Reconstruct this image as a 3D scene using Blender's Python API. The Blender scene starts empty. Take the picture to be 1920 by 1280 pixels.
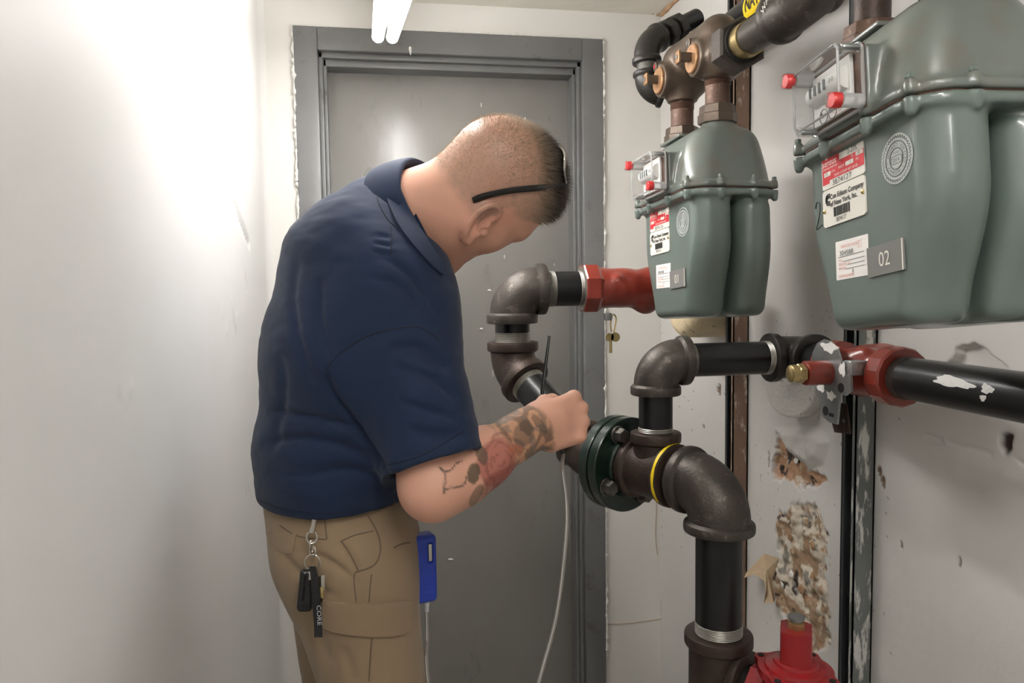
import bpy, bmesh, math, random
import numpy as np
from mathutils import Vector, Matrix
from mathutils.bvhtree import BVHTree

# ------------------------------------------------------------------ camera
scene = bpy.context.scene
COL = scene.collection
random.seed(7); RNG = np.random.default_rng(7)
PI = math.pi
F = 1420.0                                    # focal length in pixels of the 1920 wide frame
CAM = np.array([0.0, 0.0, 1.3])
_th, _pi, _ro = math.radians(10.0), math.atan(100/1420.0), -0.014
FWD = np.array([math.sin(_th)*math.cos(_pi), math.cos(_th)*math.cos(_pi), -math.sin(_pi)])
_r = np.array([math.cos(_th), -math.sin(_th), 0.0]); _u = np.cross(_r, FWD)
RGT = math.cos(_ro)*_r + math.sin(_ro)*_u
UPV = math.cos(_ro)*_u - math.sin(_ro)*_r
cd = bpy.data.cameras.new('camera'); cam = bpy.data.objects.new('camera', cd); COL.objects.link(cam)
cam.matrix_world = Matrix(((RGT[0], UPV[0], -FWD[0], CAM[0]), (RGT[1], UPV[1], -FWD[1], CAM[1]),
                           (RGT[2], UPV[2], -FWD[2], CAM[2]), (0, 0, 0, 1)))
cd.sensor_fit = 'HORIZONTAL'; cd.sensor_width = 36.0; cd.lens = F/1920*36; cd.clip_start = 0.02
scene.camera = cam
# ------------------------------------------------------------------ world, exposure
w = bpy.data.worlds.new('world'); scene.world = w; w.use_nodes = True
w.node_tree.nodes['Background'].inputs[0].default_value = (0.80, 0.82, 0.86, 1)
w.node_tree.nodes['Background'].inputs[1].default_value = 0.25
vs = scene.view_settings
vs.view_transform = 'Standard'; vs.look = 'None'; vs.gamma = 1.0; vs.exposure = 0.37
vs.use_curve_mapping = False
TUBE_POWER = 36.0                             # the tubes' own emission (used by the lamp further down)

# ------------------------------------------------------------------ helpers
def at(px, py, X=None, Y=None, Z=None, d=None):
    """world point seen at a photograph pixel, for a known distance / plane"""
    r = FWD + RGT*(px-960)/F + UPV*(640-py)/F
    if X is not None: t = X/r[0]
    elif Y is not None: t = Y/r[1]
    elif Z is not None: t = (Z-CAM[2])/r[2]
    else: t = d
    return CAM + r*t
def proj(P):
    P = np.asarray(P, float)-CAM; d = P@FWD
    return np.stack([960+F*(P@RGT)/d, 640-F*(P@UPV)/d], -1)
def nrm(v):
    v = np.asarray(v, float); return v/np.linalg.norm(v)
def frame(ax):
    ax = nrm(ax); h = np.array([0, 0, 1.0]) if abs(ax[2]) < .9 else np.array([1.0, 0, 0])
    e1 = nrm(np.cross(h, ax)); return e1, np.cross(ax, e1), ax

# numpy value noise ------------------------------------------------
def _hash(i, j, k, seed):
    n = (i*374761393 + j*668265263 + k*2147483647 + seed*974634777) & 0xffffffff
    n = ((n ^ (n >> 13))*1274126177) & 0xffffffff
    return ((n ^ (n >> 16)) & 0xffff)/65535.0
def noise3(P, scale, seed=0):
    p = np.asarray(P, float)*scale; i = np.floor(p).astype(np.int64); f = p-i; f = f*f*(3-2*f)
    out = 0
    for dx in (0, 1):
        for dy in (0, 1):
            for dz in (0, 1):
                wgt = (f[..., 0] if dx else 1-f[..., 0])*(f[..., 1] if dy else 1-f[..., 1])*(f[..., 2] if dz else 1-f[..., 2])
                out = out + wgt*_hash(i[..., 0]+dx, i[..., 1]+dy, i[..., 2]+dz, seed)
    return out
def fbm(P, scale, oct=4, seed=0):
    s = 0; a = .5
    for o in range(oct): s = s + a*noise3(P, scale*2**o, seed+o); a *= .5
    return s/(1-.5**oct)

# materials --------------------------------------------------------
def lin(r, g, b):
    f = lambda c: (c/255/12.92) if c/255 <= .04045 else ((c/255+.055)/1.055)**2.4
    return (f(r), f(g), f(b), 1)
def mat(name, col, rough=.5, metal=0.0, var=0.0, vscale=8.0, col2=None, c2lo=.55, c2hi=.7, bump=0.0, bscale=60.0,
        coat=0.0, attr=None, mixattr=False, spec=.5, sss=0.0, stretch=None, rvar=0.0, emit=None, sheen=0.0):
    m = bpy.data.materials.new(name); m.use_nodes = True; nt = m.node_tree; N = nt.nodes; L = nt.links
    b = N['Principled BSDF']
    b.inputs['Roughness'].default_value = rough; b.inputs['Metallic'].default_value = metal
    b.inputs['Coat Weight'].default_value = coat; b.inputs['Specular IOR Level'].default_value = spec
    if coat: b.inputs['Coat Roughness'].default_value = .12
    if sheen: b.inputs['Sheen Weight'].default_value = sheen
    if sss:
        b.inputs['Subsurface Weight'].default_value = sss; b.inputs['Subsurface Radius'].default_value = (.01, .004, .002)
        b.inputs['Subsurface Scale'].default_value = .6
    tc = N.new('ShaderNodeTexCoord'); src = tc.outputs['Object']
    if stretch:
        mp = N.new('ShaderNodeMapping'); mp.inputs['Scale'].default_value = stretch; L.new(src, mp.inputs['Vector']); src = mp.outputs[0]
    if attr:
        a = N.new('ShaderNodeAttribute'); a.attribute_name = attr
    base = None
    rgb = N.new('ShaderNodeRGB'); rgb.outputs[0].default_value = (*col[:3], 1); base = rgb.outputs[0]
    if attr and not mixattr: base = a.outputs['Color']
    if var:
        nz = N.new('ShaderNodeTexNoise'); nz.inputs['Scale'].default_value = vscale; nz.inputs['Detail'].default_value = 5
        L.new(src, nz.inputs['Vector'])
        mr = N.new('ShaderNodeMapRange'); mr.inputs[1].default_value = .25; mr.inputs[2].default_value = .75
        mr.inputs[3].default_value = 1-var; mr.inputs[4].default_value = 1+var; L.new(nz.outputs[0], mr.inputs[0])
        mx = N.new('ShaderNodeVectorMath'); mx.operation = 'SCALE'; L.new(base, mx.inputs[0]); L.new(mr.outputs[0], mx.inputs['Scale'])
        base = mx.outputs[0]
        if rvar:
            m3 = N.new('ShaderNodeMapRange'); m3.inputs[1].default_value = .3; m3.inputs[2].default_value = .7
            m3.inputs[3].default_value = max(0, rough-rvar); m3.inputs[4].default_value = rough+rvar
            L.new(nz.outputs[0], m3.inputs[0]); L.new(m3.outputs[0], b.inputs['Roughness'])
    if col2:
        n2 = N.new('ShaderNodeTexNoise'); n2.inputs['Scale'].default_value = vscale*2.3; n2.inputs['Detail'].default_value = 6
        n2.inputs['Roughness'].default_value = .65
        L.new(src, n2.inputs['Vector'])
        m2 = N.new('ShaderNodeMapRange'); m2.inputs[1].default_value = c2lo; m2.inputs[2].default_value = c2hi
        L.new(n2.outputs[0], m2.inputs[0])
        mm = N.new('ShaderNodeMix'); mm.data_type = 'RGBA'; L.new(m2.outputs[0], mm.inputs['Factor'])
        L.new(base, mm.inputs['A']); mm.inputs['B'].default_value = (*col2[:3], 1); base = mm.outputs['Result']
    if attr and mixattr:
        mm = N.new('ShaderNodeMix'); mm.data_type = 'RGBA'; L.new(a.outputs['Alpha'], mm.inputs['Factor'])
        L.new(base, mm.inputs['A']); L.new(a.outputs['Color'], mm.inputs['B']); base = mm.outputs['Result']
    L.new(base, b.inputs['Base Color'])
    if bump:
        nb = N.new('ShaderNodeTexNoise'); nb.inputs['Scale'].default_value = bscale; nb.inputs['Detail'].default_value = 4
        L.new(src, nb.inputs['Vector'])
        bp = N.new('ShaderNodeBump'); bp.inputs['Strength'].default_value = bump; bp.inputs['Distance'].default_value = .01
        L.new(nb.outputs[0], bp.inputs['Height']); L.new(bp.outputs[0], b.inputs['Normal'])
    if emit:
        b.inputs['Emission Color'].default_value = (*emit[0], 1); b.inputs['Emission Strength'].default_value = emit[1]
    return m
def clear_mat(name, tint=(.93, .95, .95), gloss=1.0, milky=0.0):
    m = bpy.data.materials.new(name); m.use_nodes = True; nt = m.node_tree; N = nt.nodes; L = nt.links
    N.remove(N['Principled BSDF'])
    tr = N.new('ShaderNodeBsdfTransparent'); tr.inputs[0].default_value = (*tint, 1)
    gl = N.new('ShaderNodeBsdfGlossy'); gl.inputs['Roughness'].default_value = .04; gl.inputs[0].default_value = (1, 1, 1, 1)
    fr = N.new('ShaderNodeFresnel'); fr.inputs[0].default_value = 1.5
    mu = N.new('ShaderNodeMath'); mu.operation = 'MULTIPLY'; mu.inputs[1].default_value = gloss; L.new(fr.outputs[0], mu.inputs[0])
    mx = N.new('ShaderNodeMixShader'); L.new(mu.outputs[0], mx.inputs[0]); L.new(tr.outputs[0], mx.inputs[1]); L.new(gl.outputs[0], mx.inputs[2])
    out = mx.outputs[0]
    if milky:
        df = N.new('ShaderNodeBsdfDiffuse'); df.inputs[0].default_value = (.9, .9, .9, 1); m2 = N.new('ShaderNodeMixShader'); m2.inputs[0].default_value = milky
        L.new(out, m2.inputs[1]); L.new(df.outputs[0], m2.inputs[2]); out = m2.outputs[0]
    L.new(out, N['Material Output'].inputs[0])
    return m

# objects ----------------------------------------------------------
def tag(o, label=None, cat=None, group=None, kind=None):
    if label: o['label'] = label
    if cat: o['category'] = cat
    if group: o['group'] = group
    if kind: o['kind'] = kind
    return o
def thing(name, label, cat, loc, rot=None, group=None):
    o = bpy.data.objects.new(name, None); COL.objects.link(o); o.empty_display_size = .05
    M = Matrix.Identity(4)
    if rot is not None:
        for i in range(3):
            for j in range(3): M[i][j] = rot[i][j]
    M.translation = Vector([float(c) for c in loc]); o.matrix_basis = M
    return tag(o, label, cat, group)
def np_mesh(name, V, Fq):
    """fast mesh from numpy quads"""
    me = bpy.data.meshes.new(name); n = len(Fq)
    me.vertices.add(len(V)); me.vertices.foreach_set('co', np.asarray(V, np.float32).ravel())
    me.loops.add(n*4); me.loops.foreach_set('vertex_index', np.asarray(Fq, np.int32).ravel())
    me.polygons.add(n); me.polygons.foreach_set('loop_start', np.arange(0, n*4, 4, dtype=np.int32))
    me.update(calc_edges=True); me.validate()
    return me
def link(name, me, m, parent=None, smooth=True, angle=None, kind=None, label=None):
    me.name = name
    if m: me.materials.append(m)
    if smooth:
        me.polygons.foreach_set('use_smooth', np.ones(len(me.polygons), bool))
        if angle: me.set_sharp_from_angle(angle=math.radians(angle))
    o = bpy.data.objects.new(name, me); COL.objects.link(o)
    if parent is not None: o.parent = parent
    if kind: o['kind'] = kind
    if label: o['label'] = label
    return o
def set_col(me, C, name='Col'):
    a = me.color_attributes.new(name, 'FLOAT_COLOR', 'POINT'); a.data.foreach_set('color', np.asarray(C, np.float32).ravel())

class MB:
    """collects shapes into ONE mesh"""
    def __init__(s): s.V = []; s.F = []
    def raw(s, V, Fc):
        o = len(s.V); s.V += [tuple(map(float, v)) for v in V]; s.F += [tuple(i+o for i in f) for f in Fc]; return s
    def lathe(s, prof, o, ax, seg=32, cap=True, e=None, sq=None):
        e1, e2, a = frame(ax) if e is None else e
        o = np.asarray(o, float); n = len(prof); V = []; Fc = []
        for (h, r) in prof:
            for k in range(seg):
                t = 2*PI*(k+.5)/seg; V.append(o+a*h+(e1*math.cos(t)+e2*math.sin(t))*r)
        for i in range(n-1):
            for k in range(seg):
                k2 = (k+1) % seg; Fc.append((i*seg+k, i*seg+k2, (i+1)*seg+k2, (i+1)*seg+k))
        if cap:
            Fc.append(tuple(range(seg-1, -1, -1))); Fc.append(tuple(range((n-1)*seg, n*seg)))
        return s.raw(V, Fc)
    def cyl(s, p0, p1, r, seg=24, bev=0.0, r1=None):
        p0 = np.asarray(p0, float); p1 = np.asarray(p1, float); L = np.linalg.norm(p1-p0); r1 = r if r1 is None else r1
        pr = [(0, r), (L, r1)] if not bev else [(0, r-bev), (bev*.3, r-bev*.3), (bev, r), (L-bev, r1), (L-bev*.3, r1-bev*.3), (L, r1-bev)]
        return s.lathe(pr, p0, p1-p0, seg)
    def tube(s, pts, r, seg=12, closed=False, caps=True, scale2=1.0, ref=None):
        P = np.asarray(pts, float); n = len(P); R = np.full(n, r) if np.isscalar(r) else np.asarray(r, float)
        T = np.zeros_like(P)
        for i in range(n):
            a = P[(i-1) % n] if (closed or i > 0) else P[i]; b = P[(i+1) % n] if (closed or i < n-1) else P[i]
            T[i] = nrm(b-a)
        if ref is None: e1 = frame(T[0])[0]
        else: e1 = np.asarray(ref, float)
        V = []; Fc = []
        for i in range(n):
            e1 = nrm(e1-T[i]*(e1@T[i])); e2 = np.cross(T[i], e1)
            for k in range(seg):
                t = 2*PI*k/seg; V.append(P[i]+(e1*math.cos(t)+e2*math.sin(t)*scale2)*R[i])
        m = n if closed else n-1
        for i in range(m):
            j = (i+1) % n
            for k in range(seg):
                k2 = (k+1) % seg; Fc.append((i*seg+k, i*seg+k2, j*seg+k2, j*seg+k))
        if caps and not closed:
            Fc.append(tuple(range(seg-1, -1, -1))); Fc.append(tuple(range((n-1)*seg, n*seg)))
        return s.raw(V, Fc)
    def box(s, c, half, R=None, bev=0.0):
        c = np.asarray(c, float); R = np.eye(3) if R is None else np.asarray(R, float)   # rows of R = axes
        if not bev:
            V = [c+R.T@(np.array([x, y, z])*half) for x in (-1, 1) for y in (-1, 1) for z in (-1, 1)]
            return s.raw(V, [(0, 1, 3, 2), (4, 6, 7, 5), (0, 4, 5, 1), (2, 3, 7, 6), (0, 2, 6, 4), (1, 5, 7, 3)])
        bm = bmesh.new(); bmesh.ops.create_cube(bm, size=2.0)
        for v in bm.verts: v.co = Vector([v.co[i]*float(half[i]) for i in range(3)])
        bmesh.ops.bevel(bm, geom=list(bm.edges), offset=bev, segments=3, profile=.5, affect='EDGES')
        bm.verts.index_update()
        V = [c+R.T@np.array(v.co) for v in bm.verts]; Fc = [[v.index for v in f.verts] for f in bm.faces]; bm.free()
        return s.raw(V, Fc)
    def prism(s, poly, o, ex, ey, th):
        """2-D polygon in the ex/ey plane at o, thickness th along ex x ey"""
        ex = np.asarray(ex, float); ey = np.asarray(ey, float); ez = np.cross(ex, ey); o = np.asarray(o, float); n = len(poly)
        V = [o+ex*x+ey*y for x, y in poly]+[o+ex*x+ey*y+ez*th for x, y in poly]
        Fc = [tuple(range(n-1, -1, -1)), tuple(range(n, 2*n))]+[(i, (i+1) % n, n+(i+1) % n, n+i) for i in range(n)]
        return s.raw(V, Fc)
    def build(s, name, m, parent=None, smooth=True, angle=35, kind=None, label=None, local=False):
        """verts are world coordinates unless local; the parent's inverse is applied"""
        me = bpy.data.meshes.new(name); me.from_pydata(s.V, [], s.F); me.update()
        bm = bmesh.new(); bm.from_mesh(me); bmesh.ops.recalc_face_normals(bm, faces=bm.faces); bm.to_mesh(me); bm.free()
        if parent is not None and not local:
            M = parent.matrix_basis; p = parent.parent
            if p is not None: M = p.matrix_basis @ M
            me.transform(M.inverted())
        return link(name, me, m, parent, smooth, angle, kind, label)

def rrect(w, h, r, n=5):
    out = []
    for cx, cy, a in ((w/2-r, h/2-r, 0), (-w/2+r, h/2-r, PI/2), (-w/2+r, -h/2+r, PI), (w/2-r, -h/2+r, 1.5*PI)):
        for k in range(n+1): t = a+PI/2*k/n; out.append((cx+r*math.cos(t), cy+r*math.sin(t)))
    return out
def arc_pts(c, d1, d2, T, n=12):
    d1 = nrm(d1); d2 = nrm(d2); c = np.asarray(c, float)
    al = math.acos(max(-1, min(1, d1@d2))); b = nrm(d1+d2); cen = c+b*(T/math.cos(al/2))
    a0 = c+d1*T-cen; a1 = c+d2*T-cen; om = math.acos(max(-1, min(1, (a0@a1)/(a0@a0))))
    return [cen+(math.sin((1-t)*om)*a0+math.sin(t*om)*a1)/math.sin(om) for t in np.linspace(0, 1, n)]
def spline(P, n=8):
    P = np.asarray(P, float); out = []
    for i in range(len(P)-1):
        p0 = P[max(i-1, 0)]; p1 = P[i]; p2 = P[i+1]; p3 = P[min(i+2, len(P)-1)]
        for k in range(n):
            t = k/n; out.append(.5*((2*p1)+(-p0+p2)*t+(2*p0-5*p1+4*p2-p3)*t*t+(-p0+3*p1-3*p2+p3)*t**3))
    out.append(P[-1]); return np.array(out)
def band(mb, o, ax, r, rb, bl, ri, seg=36):
    """reinforced collar at the mouth of a fitting, with the open annulus at its end"""
    mb.lathe([(-.006, r*.96), (-.001, r*1.0), (.003, rb*.985), (.006, rb), (bl-.004, rb), (bl-.001, rb*.985), (bl, rb*.95), (bl, ri), (bl-.012, ri*.99)], o, ax, seg, cap=False)
def elbow(mb, c, d1, d2, T, r, rb, bl, ri):
    d1 = nrm(d1); d2 = nrm(d2); c = np.asarray(c, float)
    pts = [c+d1*(T+bl*.5)]+arc_pts(c, d1, d2, T, 14)+[c+d2*(T+bl*.5)]
    mb.tube(pts, r, 32); band(mb, c+d1*T, d1, r, rb, bl, ri); band(mb, c+d2*T, d2, r, rb, bl, ri)
def thread(mb, p0, p1, r, pitch=.0026, amp=.0008):
    p0 = np.asarray(p0, float); p1 = np.asarray(p1, float); L = np.linalg.norm(p1-p0); n = max(2, int(L/pitch)); pr = []
    for i in range(n): pr += [(L*i/n, r-amp), (L*(i+.5)/n, r+amp*.6)]
    pr.append((L, r-amp)); mb.lathe(pr, p0, p1-p0, 32, cap=False)
_fonts = {}
def text_mb(mb, s, size, o, ex, ey, th=.0004, sx=1.0, align='LEFT', off=0.0):
    """flat lettering laid on the plane o/ex/ey"""
    cu = bpy.data.curves.new('t', 'FONT'); cu.body = s; cu.size = size; cu.align_x = align; cu.resolution_u = 3; cu.offset = off
    ob = bpy.data.objects.new('t', cu); me = bpy.data.meshes.new_from_object(ob)
    ex = np.asarray(ex, float); ey = np.asarray(ey, float); ez = np.cross(ex, ey); o = np.asarray(o, float)
    V = [o+ex*v.co[0]*sx+ey*v.co[1]+ez*th for v in me.vertices]; Fc = [tuple(p.vertices) for p in me.polygons]
    mb.raw(V, Fc); bpy.data.objects.remove(ob); bpy.data.curves.remove(cu); bpy.data.meshes.remove(me)

# signed-distance modelling ---------------------------------------
class Field:
    def __init__(s, xs, ys, zs):
        s.x, s.y, s.z = [np.asarray(a, np.float32) for a in (xs, ys, zs)]
        s.D = np.full((len(s.x), len(s.y), len(s.z)), .5, np.float32)
    def put(s, fn, lo, hi, k=0.0, op='u', m=.03):
        i0, i1 = np.searchsorted(s.x, lo[0]-m), np.searchsorted(s.x, hi[0]+m)
        j0, j1 = np.searchsorted(s.y, lo[1]-m), np.searchsorted(s.y, hi[1]+m)
        k0, k1 = np.searchsorted(s.z, lo[2]-m), np.searchsorted(s.z, hi[2]+m)
        if i1 <= i0 or j1 <= j0 or k1 <= k0: return
        d = fn(s.x[i0:i1, None, None], s.y[None, j0:j1, None], s.z[None, None, k0:k1])
        a = s.D[i0:i1, j0:j1, k0:k1]
        if op == 'u': r = smin(a, d, k)
        elif op == 's': r = -smin(-a, d, k)
        else: r = -smin(-a, -d, k)
        s.D[i0:i1, j0:j1, k0:k1] = r
    def rcone(s, a, b, ra, rb, k=0.0, op='u', ys=1.0, yc=0.0, cut=None):
        a = np.asarray(a, float); b = np.asarray(b, float); r = max(ra, rb)
        def fn(x, y, z):
            yy = yc+(y-yc)/ys
            aa = (a[0], yc+(a[1]-yc)/ys, a[2]); bb = (b[0], yc+(b[1]-yc)/ys, b[2])
            v = [bb[i]-aa[i] for i in range(3)]; L2 = sum(c*c for c in v)+1e-12
            px, py, pz = x-aa[0], yy-aa[1], z-aa[2]
            t = np.clip((px*v[0]+py*v[1]+pz*v[2])/L2, 0, 1)
            d = np.sqrt((px-t*v[0])**2+(py-t*v[1])**2+(pz-t*v[2])**2)-(ra+t*(rb-ra))
            if cut is not None:
                o, n = cut; d = np.maximum(d, (x-o[0])*n[0]+(y-o[1])*n[1]+(z-o[2])*n[2])
            return d
        lo = np.minimum(a, b)-r; hi = np.maximum(a, b)+r; lo[1] -= r*(ys-1); hi[1] += r*(ys-1)
        s.put(fn, lo, hi, k, op)
    def ball(s, c, rad, R=None, k=0.0, op='u'):
        c = np.asarray(c, float); rad = np.asarray(rad, float)*np.ones(3); R = np.eye(3) if R is None else np.asarray(R, float)
        def fn(x, y, z):
            p = (x-c[0], y-c[1], z-c[2]); k0 = 0; k1 = 0
            for i in range(3):
                q = (R[i, 0]*p[0]+R[i, 1]*p[1]+R[i, 2]*p[2])/rad[i]; k0 = k0+q*q; k1 = k1+(q/rad[i])**2
            k0 = np.sqrt(k0); return k0*(k0-1)/(np.sqrt(k1)+1e-9)
        m = rad.max(); s.put(fn, c-m, c+m, k, op)
    def rbox(s, c, half, r, R=None, k=0.0, op='u'):
        c = np.asarray(c, float); h = np.asarray(half, float)-r; R = np.eye(3) if R is None else np.asarray(R, float)
        def fn(x, y, z):
            p = (x-c[0], y-c[1], z-c[2]); o = 0; mx = -1e9
            for i in range(3):
                q = np.abs(R[i, 0]*p[0]+R[i, 1]*p[1]+R[i, 2]*p[2])-h[i]; o = o+np.maximum(q, 0)**2; mx = np.maximum(mx, q)
            return np.sqrt(o)+np.minimum(mx, 0)-r
        m = float(np.linalg.norm(np.asarray(half))); s.put(fn, c-m, c+m, k, op)
    def mesh(s, smooth=1):
        V, Q = surface_nets(s.D, s.x, s.y, s.z)
        for _ in range(smooth): V = relax(V, Q)
        return V, Q
def smin(a, b, k):
    if k <= 0: return np.minimum(a, b)
    h = np.maximum(k-np.abs(a-b), 0)/k
    return np.minimum(a, b)-h*h*k*.25
def relax(V, Q, f=.5):
    A = np.zeros_like(V); C = np.zeros(len(V))
    for i in range(4):
        a = Q[:, i]; b = Q[:, (i+1) % 4]
        for c in range(3):
            A[:, c] += np.bincount(a, V[b, c], len(V))+np.bincount(b, V[a, c], len(V))
        C += np.bincount(a, minlength=len(V))+np.bincount(b, minlength=len(V))
    return V+(A/np.maximum(C, 1)[:, None]-V)*f
def surface_nets(D, xs, ys, zs):
    S = D < 0; nx, ny, nz = D.shape
    c = np.zeros((nx-1, ny-1, nz-1), np.uint8)
    for a in (0, 1):
        for b in (0, 1):
            for e in (0, 1): c += S[a:nx-1+a, b:ny-1+b, e:nz-1+e]
    I = np.argwhere((c > 0) & (c < 8)); del c
    off = np.array([(a, b, e) for a in (0, 1) for b in (0, 1) for e in (0, 1)])
    vals = np.stack([D[I[:, 0]+o[0], I[:, 1]+o[1], I[:, 2]+o[2]] for o in off], 1).astype(float)
    pos = np.zeros((len(I), 3)); cnt = np.zeros(len(I))
    for i in range(8):
        for j in range(i+1, 8):
            if np.abs(off[i]-off[j]).sum() != 1: continue
            va, vb = vals[:, i], vals[:, j]; mk = (va < 0) != (vb < 0)
            t = np.where(mk, va/np.where(mk, va-vb, 1), 0)
            pos += mk[:, None]*(off[i]+t[:, None]*(off[j]-off[i])); cnt += mk
    pos = pos/cnt[:, None]+I
    V = np.stack([np.interp(pos[:, 0], np.arange(nx), xs), np.interp(pos[:, 1], np.arange(ny), ys), np.interp(pos[:, 2], np.arange(nz), zs)], 1)
    ID = np.full((nx-1, ny-1, nz-1), -1, np.int32); ID[I[:, 0], I[:, 1], I[:, 2]] = np.arange(len(I))
    Q = []
    for ax in range(3):
        sl0 = [slice(None)]*3; sl1 = [slice(None)]*3; sl0[ax] = slice(0, -1); sl1[ax] = slice(1, None)
        A = S[tuple(sl0)]; B = S[tuple(sl1)]
        E = np.argwhere(A != B); o1, o2 = [(1, 2), (2, 0), (0, 1)][ax]
        ok = (E[:, o1] > 0) & (E[:, o2] > 0) & (E[:, o1] < D.shape[o1]-1) & (E[:, o2] < D.shape[o2]-1); E = E[ok]
        ins = A[E[:, 0], E[:, 1], E[:, 2]]
        def cell(a, b):
            e = E.copy(); e[:, o1] += a; e[:, o2] += b; return ID[e[:, 0], e[:, 1], e[:, 2]]
        q = np.stack([cell(-1, -1), cell(0, -1), cell(0, 0), cell(-1, 0)], 1)
        q[~ins] = q[~ins][:, ::-1]; Q.append(q)
    Q = np.concatenate(Q); Q = Q[(Q >= 0).all(1)]
    return V, Q
def normals(V, Q):
    n = np.cross(V[Q[:, 2]]-V[Q[:, 0]], V[Q[:, 3]]-V[Q[:, 1]]); N = np.zeros_like(V)
    for i in range(4):
        for c in range(3): N[:, c] += np.bincount(Q[:, i], n[:, c], len(V))
    return N/np.maximum(np.linalg.norm(N, axis=1), 1e-9)[:, None]
def bvh_of(V, Q): return BVHTree.FromPolygons([tuple(v) for v in V.tolist()], [tuple(q) for q in Q.tolist()])
def hit(bvh, px, py, lift=0.0):
    """point of a built surface that shows at a photograph pixel, and its normal"""
    r = FWD+RGT*(px-960)/F+UPV*(640-py)/F
    h = bvh.ray_cast(Vector(CAM), Vector(r).normalized())
    if h[0] is None: return None
    n = np.array(h[1]); 
    if n@r > 0: n = -n
    return np.array(h[0])+n*lift, n
def seam(bvh, name, pix, r, m, parent, lift=0.0, n=8, flat=.6):
    """a stitched seam or drawn line lying on a built surface"""
    P = spline(np.array([[x, y, 0] for x, y in pix]), n); pts = []; 
    for p in P:
        h = hit(bvh, p[0], p[1], lift)
        if h is not None: pts.append(h[0])
    if len(pts) < 3: return None
    return MB().tube(pts, r, 6).build(name, m, parent)
def patch(bvh, name, top, bot, th, m, parent, n=22, k=10, label=None, relaxed=0):
    """a flap of cloth lying on a surface, between a top and a bottom pixel line"""
    A = spline(np.array([[x, y, 0] for x, y in top]), 8); B = spline(np.array([[x, y, 0] for x, y in bot]), 8)
    A = A[np.linspace(0, len(A)-1, n).round().astype(int)]; B = B[np.linspace(0, len(B)-1, n).round().astype(int)]
    G = []; 
    for j in range(k+1):
        for i in range(n):
            p = A[i]+(B[i]-A[i])*j/k; h = hit(bvh, p[0], p[1], th)
            if h is None: h = hit(bvh, p[0]-6, p[1], th)
            G.append((h[0], h[1]) if h else (None, None))
    last = next(g for g in G if g[0] is not None)
    V = []; W = []
    for g in G:
        if g[0] is None: g = last
        last = g; V.append(g[0]); W.append(g[0]-g[1]*th*1.6)
    if relaxed:
        D_ = np.array(W)-np.array(V); Gd = np.array(V).reshape(k+1, n, 3)
        for _ in range(relaxed):
            s_ = Gd.copy(); s_[:, 1:-1] = (Gd[:, :-2]+2*Gd[:, 1:-1]+Gd[:, 2:])/4; Gd = s_.copy(); s_[1:-1] = (Gd[:-2]+2*Gd[1:-1]+Gd[2:])/4; Gd = s_
        V = list(Gd.reshape(-1, 3)); W = list(Gd.reshape(-1, 3)+D_)
    N = len(V); Fc = []
    for j in range(k):
        for i in range(n-1):
            a = j*n+i; Fc.append((a, a+1, a+n+1, a+n)); Fc.append((N+a, N+a+n, N+a+n+1, N+a+1))
    ed = [i for i in range(n)]+[j*n+n-1 for j in range(1, k+1)]+[k*n+i for i in range(n-2, -1, -1)]+[j*n for j in range(k-1, 0, -1)]
    for a, b in zip(ed, ed[1:]+ed[:1]): Fc.append((a, b, N+b, N+a))
    mb = MB(); mb.raw(V+W, Fc); return mb.build(name, m, parent, label=label)
# ------------------------------------------------------------------ materials of the place
XL, XR, YB, YN, ZF, ZC = -.31, .89, 2.30, -1.7, -.05, 2.14
M = {}
M['wall'] = mat('white wall paint', lin(214, 211, 206), .5, var=.035, vscale=3.0, bump=.12, bscale=14, rvar=.08)
M['wall_left'] = mat('glossy white wall paint', lin(222, 221, 219), .5, var=.03, vscale=2.5, col2=lin(196, 195, 191), c2lo=.66, c2hi=.8, bump=.05, bscale=9, spec=.35)
M['wall_worn'] = mat('worn wall paint', lin(210, 207, 203), .55, var=.04, vscale=3.0, bump=.18, bscale=22, attr='Wear', mixattr=True)
M['ceiling'] = mat('ceiling plaster', lin(214, 209, 198), .8, var=.06, vscale=5, col2=lin(150, 120, 98), c2lo=.68, c2hi=.78, bump=.3, bscale=30)
M['floor'] = mat('concrete floor', lin(166, 162, 155), .7, var=.15, vscale=6, bump=.2)
M['door'] = mat('grey door paint', lin(126, 123, 119), .36, var=.10, vscale=3.5, col2=lin(98, 94, 90), c2lo=.60, c2hi=.78, bump=.06, bscale=40, stretch=(1, 1, .45), rvar=.1)
M['frame'] = mat('grey frame paint', lin(106, 106, 106), .34, var=.12, vscale=6, col2=lin(82, 79, 79), c2lo=.6, c2hi=.75, bump=.06, bscale=30)
M['caulk'] = mat('chipped white filler', lin(228, 226, 220), .7, var=.06, vscale=60, bump=.3, bscale=200)
M['pbrown'] = mat('bare plaster', lin(176, 140, 108), .9, var=.25, vscale=40, bump=.5, bscale=120)
M['paper'] = mat('torn wall paper', lin(176, 154, 126), .8, var=.12, vscale=30)
M['dark'] = mat('dark gap', lin(22, 21, 20), .8)
M['cast'] = mat('cast iron', lin(74, 68, 63), .44, .55, var=.22, vscale=22, col2=lin(120, 112, 104), c2lo=.58, c2hi=.75, bump=.10, bscale=230)
M['castbrown'] = mat('brown cast iron', lin(66, 54, 48), .46, .45, var=.25, vscale=24, col2=lin(62, 40, 28), c2lo=.55, c2hi=.72, bump=.10, bscale=230)
M['bronzecast'] = mat('weathered bronze casting', lin(92, 79, 68), .40, .45, var=.2, vscale=25, col2=lin(120, 96, 74), c2lo=.6, c2hi=.75, bump=.08, bscale=260)
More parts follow.
